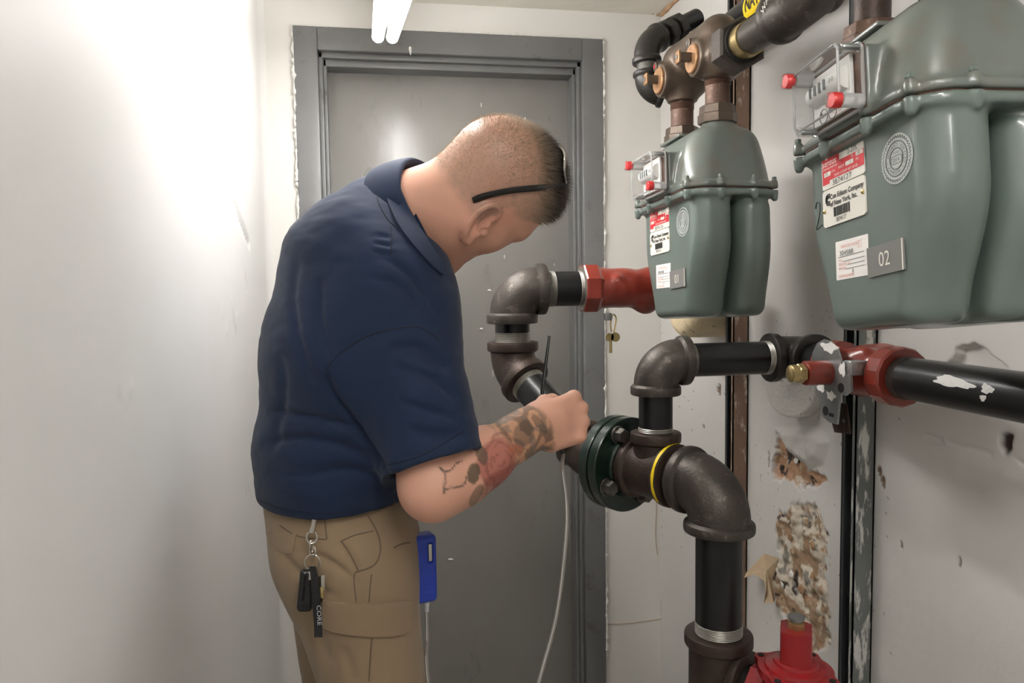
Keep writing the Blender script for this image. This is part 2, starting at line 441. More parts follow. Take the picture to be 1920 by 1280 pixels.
M['blackpipe'] = mat('black lacquered steel pipe', lin(31, 31, 32), .30, .35, var=.3, vscale=18, col2=lin(58, 56, 53), c2lo=.66, c2hi=.8, bump=.03, bscale=300, stretch=(1, 1, .3))
M['blackfit'] = mat('black fitting', lin(44, 41, 39), .38, .35, var=.25, vscale=25, col2=lin(82, 76, 70), c2lo=.64, c2hi=.8, bump=.06, bscale=260)
M['thread'] = mat('bare steel thread', lin(176, 172, 165), .36, .8, var=.25, vscale=40)
M['rustpipe'] = mat('rusty pipe', lin(98, 74, 62), .55, .35, var=.3, vscale=35, col2=lin(140, 120, 108), c2lo=.58, c2hi=.7, bump=.15, bscale=260)
M['redbrown'] = mat('oxide red paint', lin(126, 46, 34), .30, .0, var=.18, vscale=25, col2=lin(74, 27, 20), c2lo=.6, c2hi=.75, coat=.25, bump=.08, bscale=60)
M['red'] = mat('red valve paint', lin(144, 24, 30), .32, .0, var=.12, vscale=25, col2=lin(96, 22, 24), c2lo=.66, c2hi=.8, coat=.2, bump=.06, bscale=70)
M['green'] = mat('dark green flange paint', lin(15, 34, 27), .26, .1, var=.25, vscale=20, coat=.2, bump=.05, bscale=150)
M['bolt'] = mat('bolt steel', lin(92, 88, 84), .38, .7, var=.3, vscale=60)
M['zinc'] = mat('galvanised steel', lin(152, 154, 154), .34, .75, var=.2, vscale=26, col2=lin(205, 205, 202), c2lo=.62, c2hi=.7, stretch=(1, 1, .35))
M['zincdark'] = mat('dark galvanised steel', lin(88, 92, 94), .36, .75, var=.2, vscale=26, col2=lin(130, 132, 132), c2lo=.6, c2hi=.75, stretch=(1, 1, .25))
M['strutbrown'] = mat('rusty painted strut', lin(134, 108, 92), .55, .25, var=.2, vscale=22, col2=lin(204, 190, 176), c2lo=.56, c2hi=.64, stretch=(1, 1, .3))
M['strutgrey'] = mat('paint smeared strut', lin(122, 126, 126), .42, .5, var=.2, vscale=20, col2=lin(224, 223, 219), c2lo=.50, c2hi=.56, stretch=(1, 1, .22))
M['brass'] = mat('brass', lin(186, 166, 118), .32, .85, var=.2, vscale=50)
M['white_paint'] = mat('white paint splash', lin(226, 224, 220), .55, bump=.2, bscale=160)
M['yellow'] = mat('yellow marking', lin(232, 200, 22), .5)
M['black_ink'] = mat('black ink', lin(24, 24, 25), .6)

# ------------------------------------------------------------------ the setting
def st(name, mb, m, smooth=False): return tag(mb.build(name, m, None, smooth=smooth), kind='structure')
st('floor', MB().box(((XL+XR)/2, (YN+YB)/2, ZF-.05), (.75, 2.2, .05)), M['floor'])
st('ceiling', MB().box(((XL+XR)/2, (YN+YB)/2, ZC+.05), (.75, 2.2, .05)), M['ceiling'])
st('wall_rear', MB().box(((XL+XR)/2, YN-.05, 1.0), (.8, .05, 1.25)), M['wall'])

# wall_left: slightly uneven plaster, with the lumps and the scar near the corner
ys = np.concatenate([np.linspace(YN, .5, 40), np.linspace(.5, YB, 260)[1:]]); zs = np.concatenate([np.linspace(ZF, .4, 12), np.linspace(.4, ZC, 200)[1:]])
YY, ZZ = np.meshgrid(ys, zs, indexing='ij'); P = np.stack([YY, ZZ, ZZ*0], -1)
x = XL+.006*(fbm(P, 1.6, 3, 3)-.5)+.0016*(fbm(P, 14, 3, 5)-.5)
x += .014*np.clip((YY-2.25)/.05, 0, 1)**2                                  # plaster rounds into the corner
for (py_, pz_, r_, a_) in [(1.02, 1.18, .006, .004), (1.22, 1.07, .004, .002), (1.10, .83, .004, .003), (1.62, 1.26, .010, .003), (1.66, 1.22, .008, .003), (1.78, 1.24, .007, .004), (1.95, 1.10, .012, .003)]:
    x += a_*np.exp(-((YY-py_)**2+(ZZ-pz_)**2)/r_**2)
for a, b, wd, dp in [((1.80, 1.50), (1.98, 1.42), .008, -.006), ((1.84, 1.47), (1.99, 1.41), .004, -.006), ((1.72, 1.28), (1.76, 1.22), .006, .004), ((1.9, 1.34), (1.93, 1.31), .005, -.004)]:
    a = np.array(a); b = np.array(b); v = b-a; t = np.clip(((YY-a[0])*v[0]+(ZZ-a[1])*v[1])/(v@v), 0, 1)
    x += dp*np.exp(-((YY-a[0]-t*v[0])**2+(ZZ-a[1]-t*v[1])**2)/wd**2)
V = np.stack([x, YY, ZZ], -1).reshape(-1, 3); n1, n2 = len(ys), len(zs)
idx = np.arange(n1*n2).reshape(n1, n2); Q = np.stack([idx[:-1, :-1], idx[1:, :-1], idx[1:, 1:], idx[:-1, 1:]], -1).reshape(-1, 4)
tag(link('wall_left', np_mesh('wall_left', V, Q), M['wall_left']), kind='structure')

# wall_right: rectilinear sheet, fine where the plaster has broken away
def px_yz(poly): return np.array([at(a, b, X=XR)[1:] for a, b in poly])
def poly_sd(P, poly):
    d = np.full(P.shape[:-1], 1e9); ins = np.zeros(P.shape[:-1], bool); n = len(poly)
    for i in range(n):
        a, b = poly[i], poly[(i+1) % n]; e = b-a; wv = P-a
        t = np.clip((wv@e)/(e@e), 0, 1); q = wv-t[..., None]*e; d = np.minimum(d, (q*q).sum(-1))
        c = (a[1] > P[..., 1]) != (b[1] > P[..., 1]); xx = e[0]*(P[..., 1]-a[1])/(e[1] if e[1] != 0 else 1e-9)+a[0]
        ins ^= c & (P[..., 0] < xx)
    d = np.sqrt(d); return np.where(ins, -d, d)
ys = np.concatenate([np.linspace(YN, .7, 14), np.arange(.7, 1.2, .0042)[1:], np.arange(1.2, 1.72, .0032), np.linspace(1.72, YB, 60)])
zs = np.concatenate([np.linspace(ZF, .42, 10), np.arange(.42, 1.26, .0032)[1:], np.linspace(1.26, ZC, 90)])
YY, ZZ = np.meshgrid(ys, zs, indexing='ij'); P2 = np.stack([YY, ZZ], -1); P3 = np.stack([YY, ZZ, ZZ*0], -1)
wob = (fbm(P3, 60, 3, 11)-.5)*.030
big = poly_sd(P2, px_yz([(1488, 945), (1530, 950), (1552, 1000), (1551, 1023), (1544, 1069), (1553, 1137), (1557, 1183), (1553, 1202), (1530, 1231), (1502, 1215), (1486, 1183), (1457, 1137), (1447, 1080), (1459, 1046), (1456, 1000), (1462, 962)]))+wob
up_ = poly_sd(P2, px_yz([(1455, 812), (1468, 830), (1492, 850), (1512, 878), (1548, 893), (1540, 905), (1498, 912), (1470, 905), (1448, 898), (1446, 872), (1453, 850)]))+wob
hol = poly_sd(P2, px_yz([(1876, 812), (1898, 814), (1896, 842), (1884, 852), (1874, 836)]))+wob*.3
chips = np.full(YY.shape, 1.0)
for a, b, r_ in [(1648, 882, .004), (1656, 905, .006), (1320, 800, .004), (1318, 816, .003), (1348, 728, .008), (1338, 735, .003), (1690, 1020, .003), (1800, 1050, .004), (1250, 900, .002), (1440, 868, .004), (1440, 850, .003)]:
    c = at(a, b, X=XR)[1:]; chips = np.minimum(chips, np.sqrt((YY-c[0])**2+((ZZ-c[1])*.5)**2)-r_)
chips += wob*.2
def msk(d, s): return np.clip(.5-d/s, 0, 1)
mb_, mu_, mh_, mc_ = msk(big, .006), msk(up_, .006), msk(hol, .004), msk(chips, .003)
rough = fbm(P3, 30, 5, 21)
dx = .005*(fbm(P3, 2.2, 3, 31)-.5)
dx += mb_*(.003+.034*(rough-.42)) + mu_*(.004+.03*(rough-.42)) + mh_*.006 + mc_*.004      # +x goes into the wall
lump = poly_sd(P2, px_yz([(1450, 800), (1540, 800), (1556, 830), (1545, 870), (1520, 880), (1480, 850)]))
dx -= .016*np.clip(-lump/.02, 0, 1)*(1-mu_)*(.6+.6*fbm(P3, 30, 3, 41))
peel = poly_sd(P2, px_yz([(1772, 690), (1795, 655), (1826, 645), (1850, 660), (1862, 672), (1888, 690), (1860, 720), (1800, 720)]))+wob*.3
dx += .014*msk(peel, .003)
dx += .003*np.exp(-(np.abs(ZZ-1.045-.02*(YY-1.0))/.004)**2)*np.clip((1.16-YY)/.05, 0, 1)*(fbm(P3, 40, 2, 9) > .5)
tone = fbm(P3, 24, 5, 51)[..., None]; t2 = fbm(P3, 48, 4, 61)[..., None]
cream = np.array(lin(202, 191, 174)[:3]); brown = np.array(lin(158, 132, 106)[:3]); grey = np.array(lin(150, 144, 134)[:3]); org = np.array(lin(178, 138, 108)[:3]); drk = np.array(lin(52, 42, 36)[:3])
low = np.clip((.98-ZZ)/.25, 0, 1)[..., None]*.10; cb = np.where(tone > .49+low, brown, np.where(tone < .46-low, grey*.85, cream)); cb = np.where(t2 > .70, org, cb); cb = np.where(t2 < .27, drk*1.6, cb)
cu_ = np.where(t2 > .62, cream, np.where(tone < .36, drk, org*.8+brown*.2))
RGB = cb*mb_[..., None]+cu_*((1-mb_)*mu_)[..., None]
RGB = np.where((mh_ > .4)[..., None], drk, RGB); RGB = np.where(((mc_ > .4) & (mb_+mu_ < .3))[..., None], brown*.55, RGB)
A = np.maximum.reduce([mb_, mu_, mh_, (mc_ > .4)*1.0])
spk = (fbm(P3, 240, 2, 71) > .86) & (fbm(P3, 9, 2, 72) > .60) & (YY > 1.15) & (ZZ < 1.3)
RGB = np.where((spk & (A < .2))[..., None], drk*1.5, RGB); A = np.where(spk & (A < .2), .7, A)
RGB = RGB/np.maximum(A, .25)[..., None]*(A > 0)[..., None]
V = np.stack([XR+dx, YY, ZZ], -1).reshape(-1, 3); n1, n2 = len(ys), len(zs)
idx = np.arange(n1*n2).reshape(n1, n2); Q = np.stack([idx[:-1, :-1], idx[:-1, 1:], idx[1:, 1:], idx[1:, :-1]], -1).reshape(-1, 4)
me = np_mesh('wall_right', V, Q); set_col(me, np.concatenate([np.clip(RGB, 0, 1), A[..., None]], -1).reshape(-1, 4), 'Wear')
wall_right = tag(link('wall_right', me, M['wall_worn']), kind='structure')
# crumbs of plaster that still cling to the broken patches
crumb_spots = [(1490+RNG.uniform(-26, 50), RNG.uniform(965, 1215)) for _ in range(14)]+[(1480+RNG.uniform(-25, 50), RNG.uniform(850, 905)) for _ in range(4)]
cm = [M['caulk'], M['pbrown'], M['paper']]
for i, (a, b) in enumerate(crumb_spots):
    c = at(a, b, X=XR-.001); r_ = RNG.uniform(.005, .011)
    bm = bmesh.new(); bmesh.ops.create_icosphere(bm, subdivisions=1, radius=1)
    for v in bm.verts: v.co = Vector((c[0]+v.co.x*r_*.5*RNG.uniform(.7, 1.3), c[1]+v.co.y*r_*RNG.uniform(.6, 1.3), c[2]+v.co.z*r_*RNG.uniform(.6, 1.4)))
    me = bpy.data.meshes.new('plaster_chunk'); bm.to_mesh(me); bm.free(); link('plaster_chunk', me, cm[i % 3], wall_right, smooth=False)
# the torn flap of paper that curls away from the wall
tri = [((1433, 1037), .0), ((1400, 1072), .035), ((1395, 1083), .045), ((1413, 1074), .030), ((1432, 1088), .022), ((1436, 1110), .030), ((1433, 1130), .035), ((1450, 1131), .020), ((1452, 1122), .006), ((1448, 1090), .001), ((1460, 1046), .0)]
pts = [at(a, b, X=XR-o) for (a, b), o in tri]; c0 = at(1437, 1070, X=XR-.012)
mbp = MB(); mbp.raw([c0]+pts, [(0, i+1, (i+1) % len(pts)+1) for i in range(len(pts))]); mbp.raw([p+np.array([.0012, 0, 0]) for p in [c0]+pts], [(0, (i+1) % len(pts)+1, i+1) for i in range(len(pts))])
mbp.build('torn_paper', M['paper'], wall_right, smooth=False, label='torn brown paper curling off the broken plaster')
# wall_back with its door opening
FX0, FX1, FZ = at(550, 52, Y=YB)[0], at(1128, 70, Y=YB)[0], 2.055
fw = .066
wb = MB()
wb.box(((XL-.1+FX0)/2, YB+.075, 1.03), ((FX0-XL+.1)/2, .075, 1.15)); wb.box(((FX1+XR+.1)/2, YB+.075, 1.03), ((XR+.1-FX1)/2, .075, 1.15))
wb.box(((FX0+FX1)/2, YB+.075, (FZ+2.18)/2), ((FX1-FX0)/2, .075, (2.18-FZ)/2))
wall_back = st('wall_back', wb, M['wall'])
# hairline paint cracks in the far right corner and the break in the ceiling edge
cr = [[(1230, 905), (1231, 950), (1229, 1000), (1233, 1040)], [(1241, 1100), (1240, 1150), (1243, 1190), (1241, 1230)], [(1136, 1170), (1180, 1168), (1240, 1160)]]
for c in cr:
    q = [at(a, b, Y=YB-.001) for a, b in c]; MB().tube(spline(q, 6), .0012, 5).build('paint_crack', M['paper'], wall_back)
door = thing('door_1', 'grey painted steel door in a grey metal frame', 'door', ((FX0+FX1)/2, YB, ZF)); tag(door, kind='structure')
del door['category']; del door['label']
ix0, ix1, iz = FX0+fw, FX1-fw, FZ-fw
MB().box(((FX0+ix0)/2, YB+.03, (ZF+FZ)/2), (fw/2, .045, (FZ-ZF)/2), bev=.003).build('frame_jamb', M['frame'], door)
MB().box(((FX1+ix1)/2, YB+.03, (ZF+FZ)/2), (fw/2, .045, (FZ-ZF)/2), bev=.003).build('frame_jamb', M['frame'], door)
MB().box(((ix0+ix1)/2, YB+.03, (FZ+iz)/2), ((ix1-ix0)/2, .045, fw/2), bev=.003).build('frame_head', M['frame'], door)
for sgn, xx in ((1, ix0), (-1, ix1)):          # stepped rabbet of the pressed frame
    MB().box((xx+sgn*.006, YB+.055, (ZF+iz)/2), (.006, .05, (iz-ZF)/2), bev=.002).build('frame_stop', M['frame'], door)
    MB().box((xx+sgn*.017, YB+.070, (ZF+iz)/2), (.005, .05, (iz-ZF)/2), bev=.002).build('frame_stop', M['frame'], door)
MB().box(((ix0+ix1)/2, YB+.055, iz-.008), ((ix1-ix0)/2, .05, .008), bev=.002).build('frame_stop', M['frame'], door)
MB().box(((ix0+ix1)/2, YB+.070, iz-.026), ((ix1-ix0)/2, .05, .010), bev=.002).build('frame_stop', M['frame'], door)
MB().box(((ix0+ix1)/2, YB+.105, (ZF+iz)/2), ((ix1-ix0)/2-.015, .022, (iz-ZF)/2-.01), bev=.003).build('door_leaf', M['door'], door)
hk = at(770, 103, Y=YB-.02); MB().tube([hk, hk+np.array([-.001, -.006, .012]), hk+np.array([0, .012, .026])], [.0015, .004, .005], 8).build('hook', M['caulk'], door)
# drips and scuffs of dried paint on the leaf
for i in range(46):
    if i < 30: a, b = RNG.uniform(905, 1050), RNG.uniform(470, 700)
    else: a, b = RNG.uniform(700, 1050), RNG.uniform(150, 320)
    c = at(a, b, Y=YB+.0825); l = RNG.uniform(.002, .03) if i % 3 == 0 else .002
    MB().tube([c, c-np.array([0, 0, l])], RNG.uniform(.0007, .0016), 5).build('paint_drip', M['frame'] if i % 6 else M['caulk'], door)
for a, b, l in [(918, 544, .007), (903, 616, .006), (1010, 410, .003), (845, 1048, .009)]:
    c = at(a, b, Y=YB+.0822); MB().tube([c-np.array([l, 0, 0]), c, c+np.array([l, 0, -.002])], [.0008, .004, .0008], 6).build('paint_chip', M['white_paint'], door)
# ragged filler where the wall paint stops at the frame
def ragged(p0, p1, n, wdt):
    p0 = np.asarray(p0); p1 = np.asarray(p1); t = np.linspace(0, 1, n); pts = [p0+(p1-p0)*k+RNG.uniform(-1, 1, 3)*np.array([wdt, .0005, wdt]) for k in t]
    return MB().tube(pts, np.clip(RNG.normal(wdt*1.3, wdt*.7, n), .0006, None), 6)
ragged((FX0-.002, YB-.010, 1.0), (FX0-.002, YB-.010, FZ), 130, .0026).build('edge_filler', M['caulk'], door)
ragged((FX1+.002, YB-.010, .1), (FX1+.002, YB-.010, FZ), 190, .0026).build('edge_filler', M['caulk'], door)
ragged((FX0, YB-.010, FZ+.001), (FX1, YB-.010, FZ+.001), 120, .0018).build('edge_filler', M['caulk'], door)
# broken plaster edge where ceiling, back wall and right wall meet
q = [at(a, b, Y=YB-.006) for a, b in [(1096, 2), (1140, 9), (1180, 17), (1212, 22), (1232, 26)]]
MB().tube(spline(q, 8), np.clip(RNG.normal(.004, .002, 33), .001, None), 6).build('broken_edge', M['pbrown'], wall_back)
q = [np.array([XR-.004, YB-.01-.05*k, ZC-.004]) for k in range(8)]
MB().tube(q, [.006, .009, .005, .008, .004, .006, .003, .002], 6).build('broken_edge', M['pbrown'], wall_back)

# ------------------------------------------------------------------ the fluorescent lamp
M['tube'] = mat('lit fluorescent tube', (1, 1, 1), .4, emit=((1.0, .985, .96), TUBE_POWER))
M['lampbody'] = mat('white lamp enamel', lin(226, 226, 224), .35)
M['socket'] = mat('lamp socket plastic', lin(190, 192, 194), .4)
def lamp(far, near, label):
    far = np.asarray(far, float); near = np.asarray(near, float); ax = nrm(near-far); side = nrm(np.cross(ax, [0, 0, 1])); up = np.cross(side, ax)
    L = np.linalg.norm(near-far); R = np.stack([side, ax, up])
    t = thing('fluorescent_lamp', label, 'lamp', (far+near)/2)
    c = (far+near)/2
    MB().box(c+up*.042, (.028, L/2-.01, .016), R, bev=.004).build('housing', M['lampbody'], t)
    for s in (-1, 1):
        o = side*s*.0185
        MB().cyl(far+o+ax*.012, near+o-ax*.012, .0155, 20).build('tube', M['tube'], t)
        for e, dr in ((far, ax), (near, -ax)):
            mb = MB(); mb.cyl(e+o-dr*.002, e+o+dr*.014, .0160, 20, bev=.002); mb.box(e+o+dr*.002+up*.018, (.011, .005, .020), R, bev=.002)
            mb.build('socket', M['socket'], t)
    for k in (.2, .8):
        p = far+(near-far)*k+up*.055; MB().cyl(p, (p[0], p[1], ZC), .0022, 8).build('hanger', M['zinc'], t)
    return t
lf = at(722, 70, d=1.98); ln = at(736, 0, d=1.40); ldir = ln-lf
lamp(lf, lf+ldir*1.55, 'twin tube fluorescent lamp hanging in front of the grey door')
lamp((.24, .25, 2.05), (.24, -.95, 2.05), 'added fill lamp above and behind the camera, built as twin fluorescent tubes')  # unseen lamp added to fill the lower walls and meter fronts
# ------------------------------------------------------------------ struts on the right wall
def strut(px, label, m_side, m_in):
    y = at(px, 900, X=XR-.041)[1]; h = .0205; t = .0028
    o = thing('strut_channel', label, 'strut', (XR-.0205, y, ZF), group='wall struts')
    z0, z1 = ZF, ZC; x0 = XR-.041; x1 = XR-.001
    def wall(a, b, c, d, nm, m):
        MB().box(((a+b)/2, (c+d)/2, (z0+z1)/2), ((b-a)/2, (d-c)/2, (z1-z0)/2)).build(nm, m, o, smooth=False)
    wall(x1-t, x1, y-h, y+h, 'back_web', m_in); wall(x0, x1, y-h, y-h+t, 'side_web', m_side); wall(x0, x1, y+h-t, y+h, 'side_web', m_in)
    wall(x0, x0+t, y-h, y-h+.0095, 'lip', m_side); wall(x0, x0+t, y+h-.0095, y+h, 'lip', m_in)
    return y
SY1 = strut(1366, 'rust brown strut channel running up the wall behind the 01 meter', M['strutbrown'], M['zincdark'])
SY2 = strut(1590, 'paint smeared grey strut channel running up the wall behind the red valve with brass nut', M['strutgrey'], M['zincdark'])

# ------------------------------------------------------------------ lower pipe loop (2 1/2 inch iron)
RP, RB, RBD = .0385, .049, .0565
YA = 1.635
pA0 = at(960, 545, Y=YA); pA0 = np.array([pA0[0], YA, 1.297])                    # upper elbow corner
pA1 = np.array([pA0[0], YA, at(960, 688, Y=YA)[2]])                               # 45 degree elbow corner
FLG = at(1165, 867, d=1.44); RUN = nrm((.44, -.90, 0))
TEE = FLG+RUN*.088; TEE[2] = FLG[2]; ELB = FLG+RUN*.230
pB = FLG-RUN*.085                                                                 # second 45 degree bend, behind the hand
loop = thing('gas_pipe_run', 'dark iron gas pipe loop with elbows, green bolted flange and yellow marked nipple', 'pipe', (pA1[0], pA1[1], .95))
dAB = nrm(pB-pA1); X_ = np.array([1.0, 0, 0]); Z_ = np.array([0, 0, 1.0])
mb = MB(); elbow(mb, pA0, X_, -Z_, .052, RB, RBD, .022, RP); mb.build('elbow', M['cast'], loop, label='grey cast iron elbow')
mb = MB(); elbow(mb, pA1, Z_, dAB, .034, RB, RBD, .022, RP); mb.build('elbow', M['castbrown'], loop)
mb = MB(); elbow(mb, pB, -dAB, RUN, .026, RB, RBD, .018, RP); mb.build('elbow', M['castbrown'], loop)
def nip(p0, p1, r=RP, m='blackpipe', th0=True, th1=True, parent=None, tl=.018):
    p0 = np.asarray(p0); p1 = np.asarray(p1); d = nrm(p1-p0)
    n = MB().cyl(p0, p1, r, 32).build('nipple', M[m], parent)
    if th0: t = MB(); thread(t, p0+d*.001, p0+d*(tl+.001), r+.0005); t.build('thread', M['thread'], n)
    if th1: t = MB(); thread(t, p1-d*(tl+.001), p1-d*.001, r+.0005); t.build('thread', M['thread'], n)
    return n
nip(pA0-Z_*.073, pA1+Z_*.054, parent=loop, th0=False, tl=.022)
VX0 = at(1090, 545, Y=YA)[0]                                                       # mouth of the red valve
nip(pA0+X_*.073, (VX0+.012, YA, pA0[2]), parent=loop, tl=.020)
nip(pA1+dAB*.052, pB-dAB*.040, parent=loop, th1=False)
# flange pair
e1, e2, _ = frame(RUN)
for s0, s1, m in ((-.024, -.003, 'green'), (0.001, .022, 'green')):
    MB().lathe([(s0, .03), (s0, .087), (s0+.002, .089), (s1-.002, .089), (s1, .087), (s1, .03)], FLG, RUN, 64, cap=True).build('flange', M[m], loop, angle=30, label='dark green painted flange disc')
MB().lathe([(-.003, .06), (-.003, .0845), (.001, .0845), (.001, .06)], FLG, RUN, 48).build('flange_gasket', M['dark'], loop)
mb = MB(); mb.lathe([(-.060, .040), (-.050, .050), (-.045, .053), (-.030, .054), (-.024, .060), (-.023, .03)], FLG, RUN, 40); mb.build('flange_hub', M['castbrown'], loop)
mb = MB(); mb.lathe([(.022, .061), (.030, .060), (.033, .056), (.033, .04)], FLG, RUN, 40); mb.build('flange_hub', M['green'], loop)
for k in range(4):
    t = PI/4+k*PI/2+.12-.42; c = FLG+(e1*math.cos(t)+e2*math.sin(t))*.0685
    b = MB(); b.lathe([(.022, .0170), (.025, .0175), (.027, .0165), (.027, .0)], c, RUN, 24, cap=False); b.lathe([(.027, .0140), (.040, .0140), (.042, .0125), (.042, 0)], c, RUN, 6, cap=False)
    bo = b.build('bolt', M['bolt'], loop); MB().lathe([(-.040, 0), (-.040, .0105), (-.024, .0122)], c, RUN, 6, cap=False).build('nut', M['bolt'], bo)
# tee with the 2 inch branch
mb = MB(); mb.tube([FLG+RUN*.03, TEE+RUN*.04], RB, 36); band(mb, FLG+RUN*.052, -RUN, RB, RBD, .018, RP); band(mb, TEE+RUN*.032, RUN, RB, RBD, .018, RP)
R2 = .0302
mb.tube([TEE, TEE+Z_*.07], .040, 32); band(mb, TEE+Z_*.052, Z_, .040, .0455, .020, R2); mb.build('tee', M['castbrown'], loop)
MB().cyl(TEE+RUN*.05, ELB-RUN*.05, RP+.001, 32).build('nipple', M['castbrown'], loop, label='brown nipple with yellow paint marks')
def arc_mark(h, a0, a1, wd, r):
    n = 24; V = []; Fc = []
    for i in range(n+1):
        t = a0+(a1-a0)*i/n; ww = wd*(.75+.5*noise3(np.array([i*.7, h*900, 0.]), 1.0, 5)); c = e1*math.cos(t)+e2*math.sin(t)
        V += [TEE+RUN*(h-ww)+c*r, TEE+RUN*(h+ww)+c*r]
    return V, [(2*i, 2*i+1, 2*i+3, 2*i+2) for i in range(n)]
mb = MB(); mb.raw(*arc_mark(.0445, 1.1, 3.9, .0030, RBD+.0008)); mb.build('yellow_mark', M['yellow'], loop)
for a_ in ((.0600, 2.2, 3.0, .0045, RP+.0018), (.0610, 3.5, 4.1, .0035, RP+.0018)): MB().raw(*arc_mark(*a_)).build('yellow_mark', M['yellow'], loop)
mb = MB(); elbow(mb, ELB, -RUN, -Z_, .056, RB+.002, RBD+.002, .018, RP); mb.build('elbow', M['cast'], loop, label='large grey cast iron elbow turning down')
LT = np.array([ELB[0], ELB[1], at(1337, 1262, Y=ELB[1])[2]])
nip(ELB-Z_*.072, LT+Z_*.066, RP, parent=loop, th0=False, tl=.022)
BR = nrm((.55, -.83, 0))
mb = MB(); mb.tube([LT-Z_*.11, LT+Z_*.06], RB, 36); band(mb, LT+Z_*.048, Z_, RB, RBD, .022, RP); band(mb, LT-Z_*.09, -Z_, RB, RBD, .022, RP)
mb.tube([LT, LT+BR*.05], RB-.004, 32); band(mb, LT+BR*.036, BR, RB-.004, RBD-.004, .018, R2+.002); mb.build('tee', M['castbrown'], loop, label='rust brown tee at the foot of the pipe')
nip(LT-Z_*.11, (LT[0], LT[1], ZF), RP, parent=loop, th0=False, th1=False)

# ------------------------------------------------------------------ red valve at the foot, stem up
vb = LT+BR*.135
foot = thing('gas_valve', 'bright red gas valve with square stem and brass nut, at the foot of the pipe', 'valve', (vb[0], vb[1], vb[2]-.06))
nip(LT+BR*.04, vb-BR*.052, R2, 'blackfit', False, True, foot, .012)
mb = MB(); mb.tube([vb-BR*.064, vb+BR*.064], .040, 32); mb.lathe([(-.066, .030), (-.066, .046), (-.040, .046), (-.034, .040)], vb, BR, 8); mb.lathe([(.034, .040), (.040, .046), (.066, .046), (.066, .03)], vb, BR, 8)
mb.lathe([(-.05, .034), (-.03, .044), (.030, .047), (.046, .047)], vb, Z_, 32); mb.build('valve_body', M['red'], foot)
b1, b2 = BR, np.cross(Z_, BR)
plate = []
for k in range(72):
    t = 2*PI*k/72; r_ = .056+.012*max(0, math.cos(4*t))**3; plate.append((r_*math.cos(t), r_*math.sin(t)))
po = MB().prism(plate, vb+Z_*.046, b1, b2, .012).build('stop_plate', M['red'], foot, angle=25)
for k in range(4):
    c = vb+(b1*math.cos(k*PI/2)+b2*math.sin(k*PI/2))*.058+Z_*.0575; MB().cyl(c, c+Z_*.002, .005, 14).build('hole', M['dark'], po)
MB().lathe([(.057, .047), (.063, .045), (.066, .034), (.070, .033), (.073, .028)], vb, Z_, 32).build('collar', M['red'], foot)
mb = MB(); st_ = []
for k in range(40):
    t = 2*PI*k/40; x_, y_ = .030*math.cos(t), .030*math.sin(t); st_.append((max(-.023, min(.023, x_)), y_))
mb.prism(st_, vb+Z_*.070, nrm(b1+b2*.5), np.cross(Z_, nrm(b1+b2*.5)), .052); mb.build('stem', M['red'], foot, angle=30)
nb = MB().lathe([(.122, .0135), (.132, .0135), (.133, .011)], vb, Z_, 6).build('nut', M['brass'], foot)
MB().lathe([(.133, .009), (.137, .009), (.1375, .0125), (.141, .0130), (.1425, .010), (.1425, 0)], vb, Z_, 24, cap=False).build('stud', M['zinc'], nb)

# ------------------------------------------------------------------ 2 inch riser, cross pipe
ZX = 1.166; RX = np.array([TEE[0], TEE[1], ZX]); XC = .764
riser = thing('gas_pipe_run', 'black two inch riser with elbow crossing to the wall under the 01 meter', 'pipe', (RX[0], RX[1], TEE[2]+.07))
nip(TEE+Z_*.060, RX-Z_*.055, R2, parent=riser, th1=False, tl=.020)
mb = MB(); elbow(mb, RX, -Z_, X_, .042, .039, .045, .018, R2); mb.build('elbow', M['cast'], riser, label='speckled grey cast iron elbow')
CX = np.array([XC, RX[1], ZX])
nip(RX+X_*.055, CX-X_*.055, R2, parent=riser, tl=.014)
mb = MB(); elbow(mb, CX, -X_, (0, -1, 0), .042, .039, .045, .018, R2); mb.build('elbow', M['blackfit'], riser)

# ------------------------------------------------------------------ red valve with brass nut and galvanised plate
VC = np.array([XC, at(1622, 690, X=XC)[1], ZX-.006]); Yd = np.array([0, -1.0, 0])
side = thing('gas_valve', 'oxide red gas valve with brass nut stem and galvanised lever plate', 'valve', VC-Z_*.06)
nip((XC, CX[1]-.05, ZX), (XC, VC[1]+.05, VC[2]), R2, 'blackpipe', False, False, parent=riser)
fx = Field(np.arange(VC[0]-.10, VC[0]+.075, .0024), np.arange(VC[1]-.10, VC[1]+.10, .0024), np.arange(VC[2]-.075, VC[2]+.075, .0024))
fx.rcone(VC-Yd*.07, VC+Yd*.06, .034, .036, .0)
fx.rcone(VC+X_*.03, VC-X_*.022, .044, .034, .02)
fx.rcone(VC+Yd*.0+Z_*.02-X_*.03, VC+Yd*.03+Z_*.03-X_*.02, .014, .012, .012)
fx.rcone(VC-X_*.045-Z_*.03, VC-X_*.045+Z_*.03, .008, .008, .012)
V, Q = fx.mesh(2); me = np_mesh('valve_body', V-np.array(side.matrix_basis.translation), Q); link('valve_body', me, M['redbrown'], side)
MB().lathe([(.050, .034), (.056, .043), (.060, .0455), (.088, .0455), (.092, .043), (.092, .030)], VC, Yd, 14).build('hex_collar', M['redbrown'], side, angle=25)
MB().lathe([(-.088, .031), (-.088, .044), (-.062, .044), (-.056, .034)], VC, Yd, 14).build('hex_collar', M['redbrown'], side, angle=25)
pc = VC-X_*.062                                                                    # lever plate plane (faces -X)
ey_, ez_ = np.array([0, -1.0, 0]), Z_
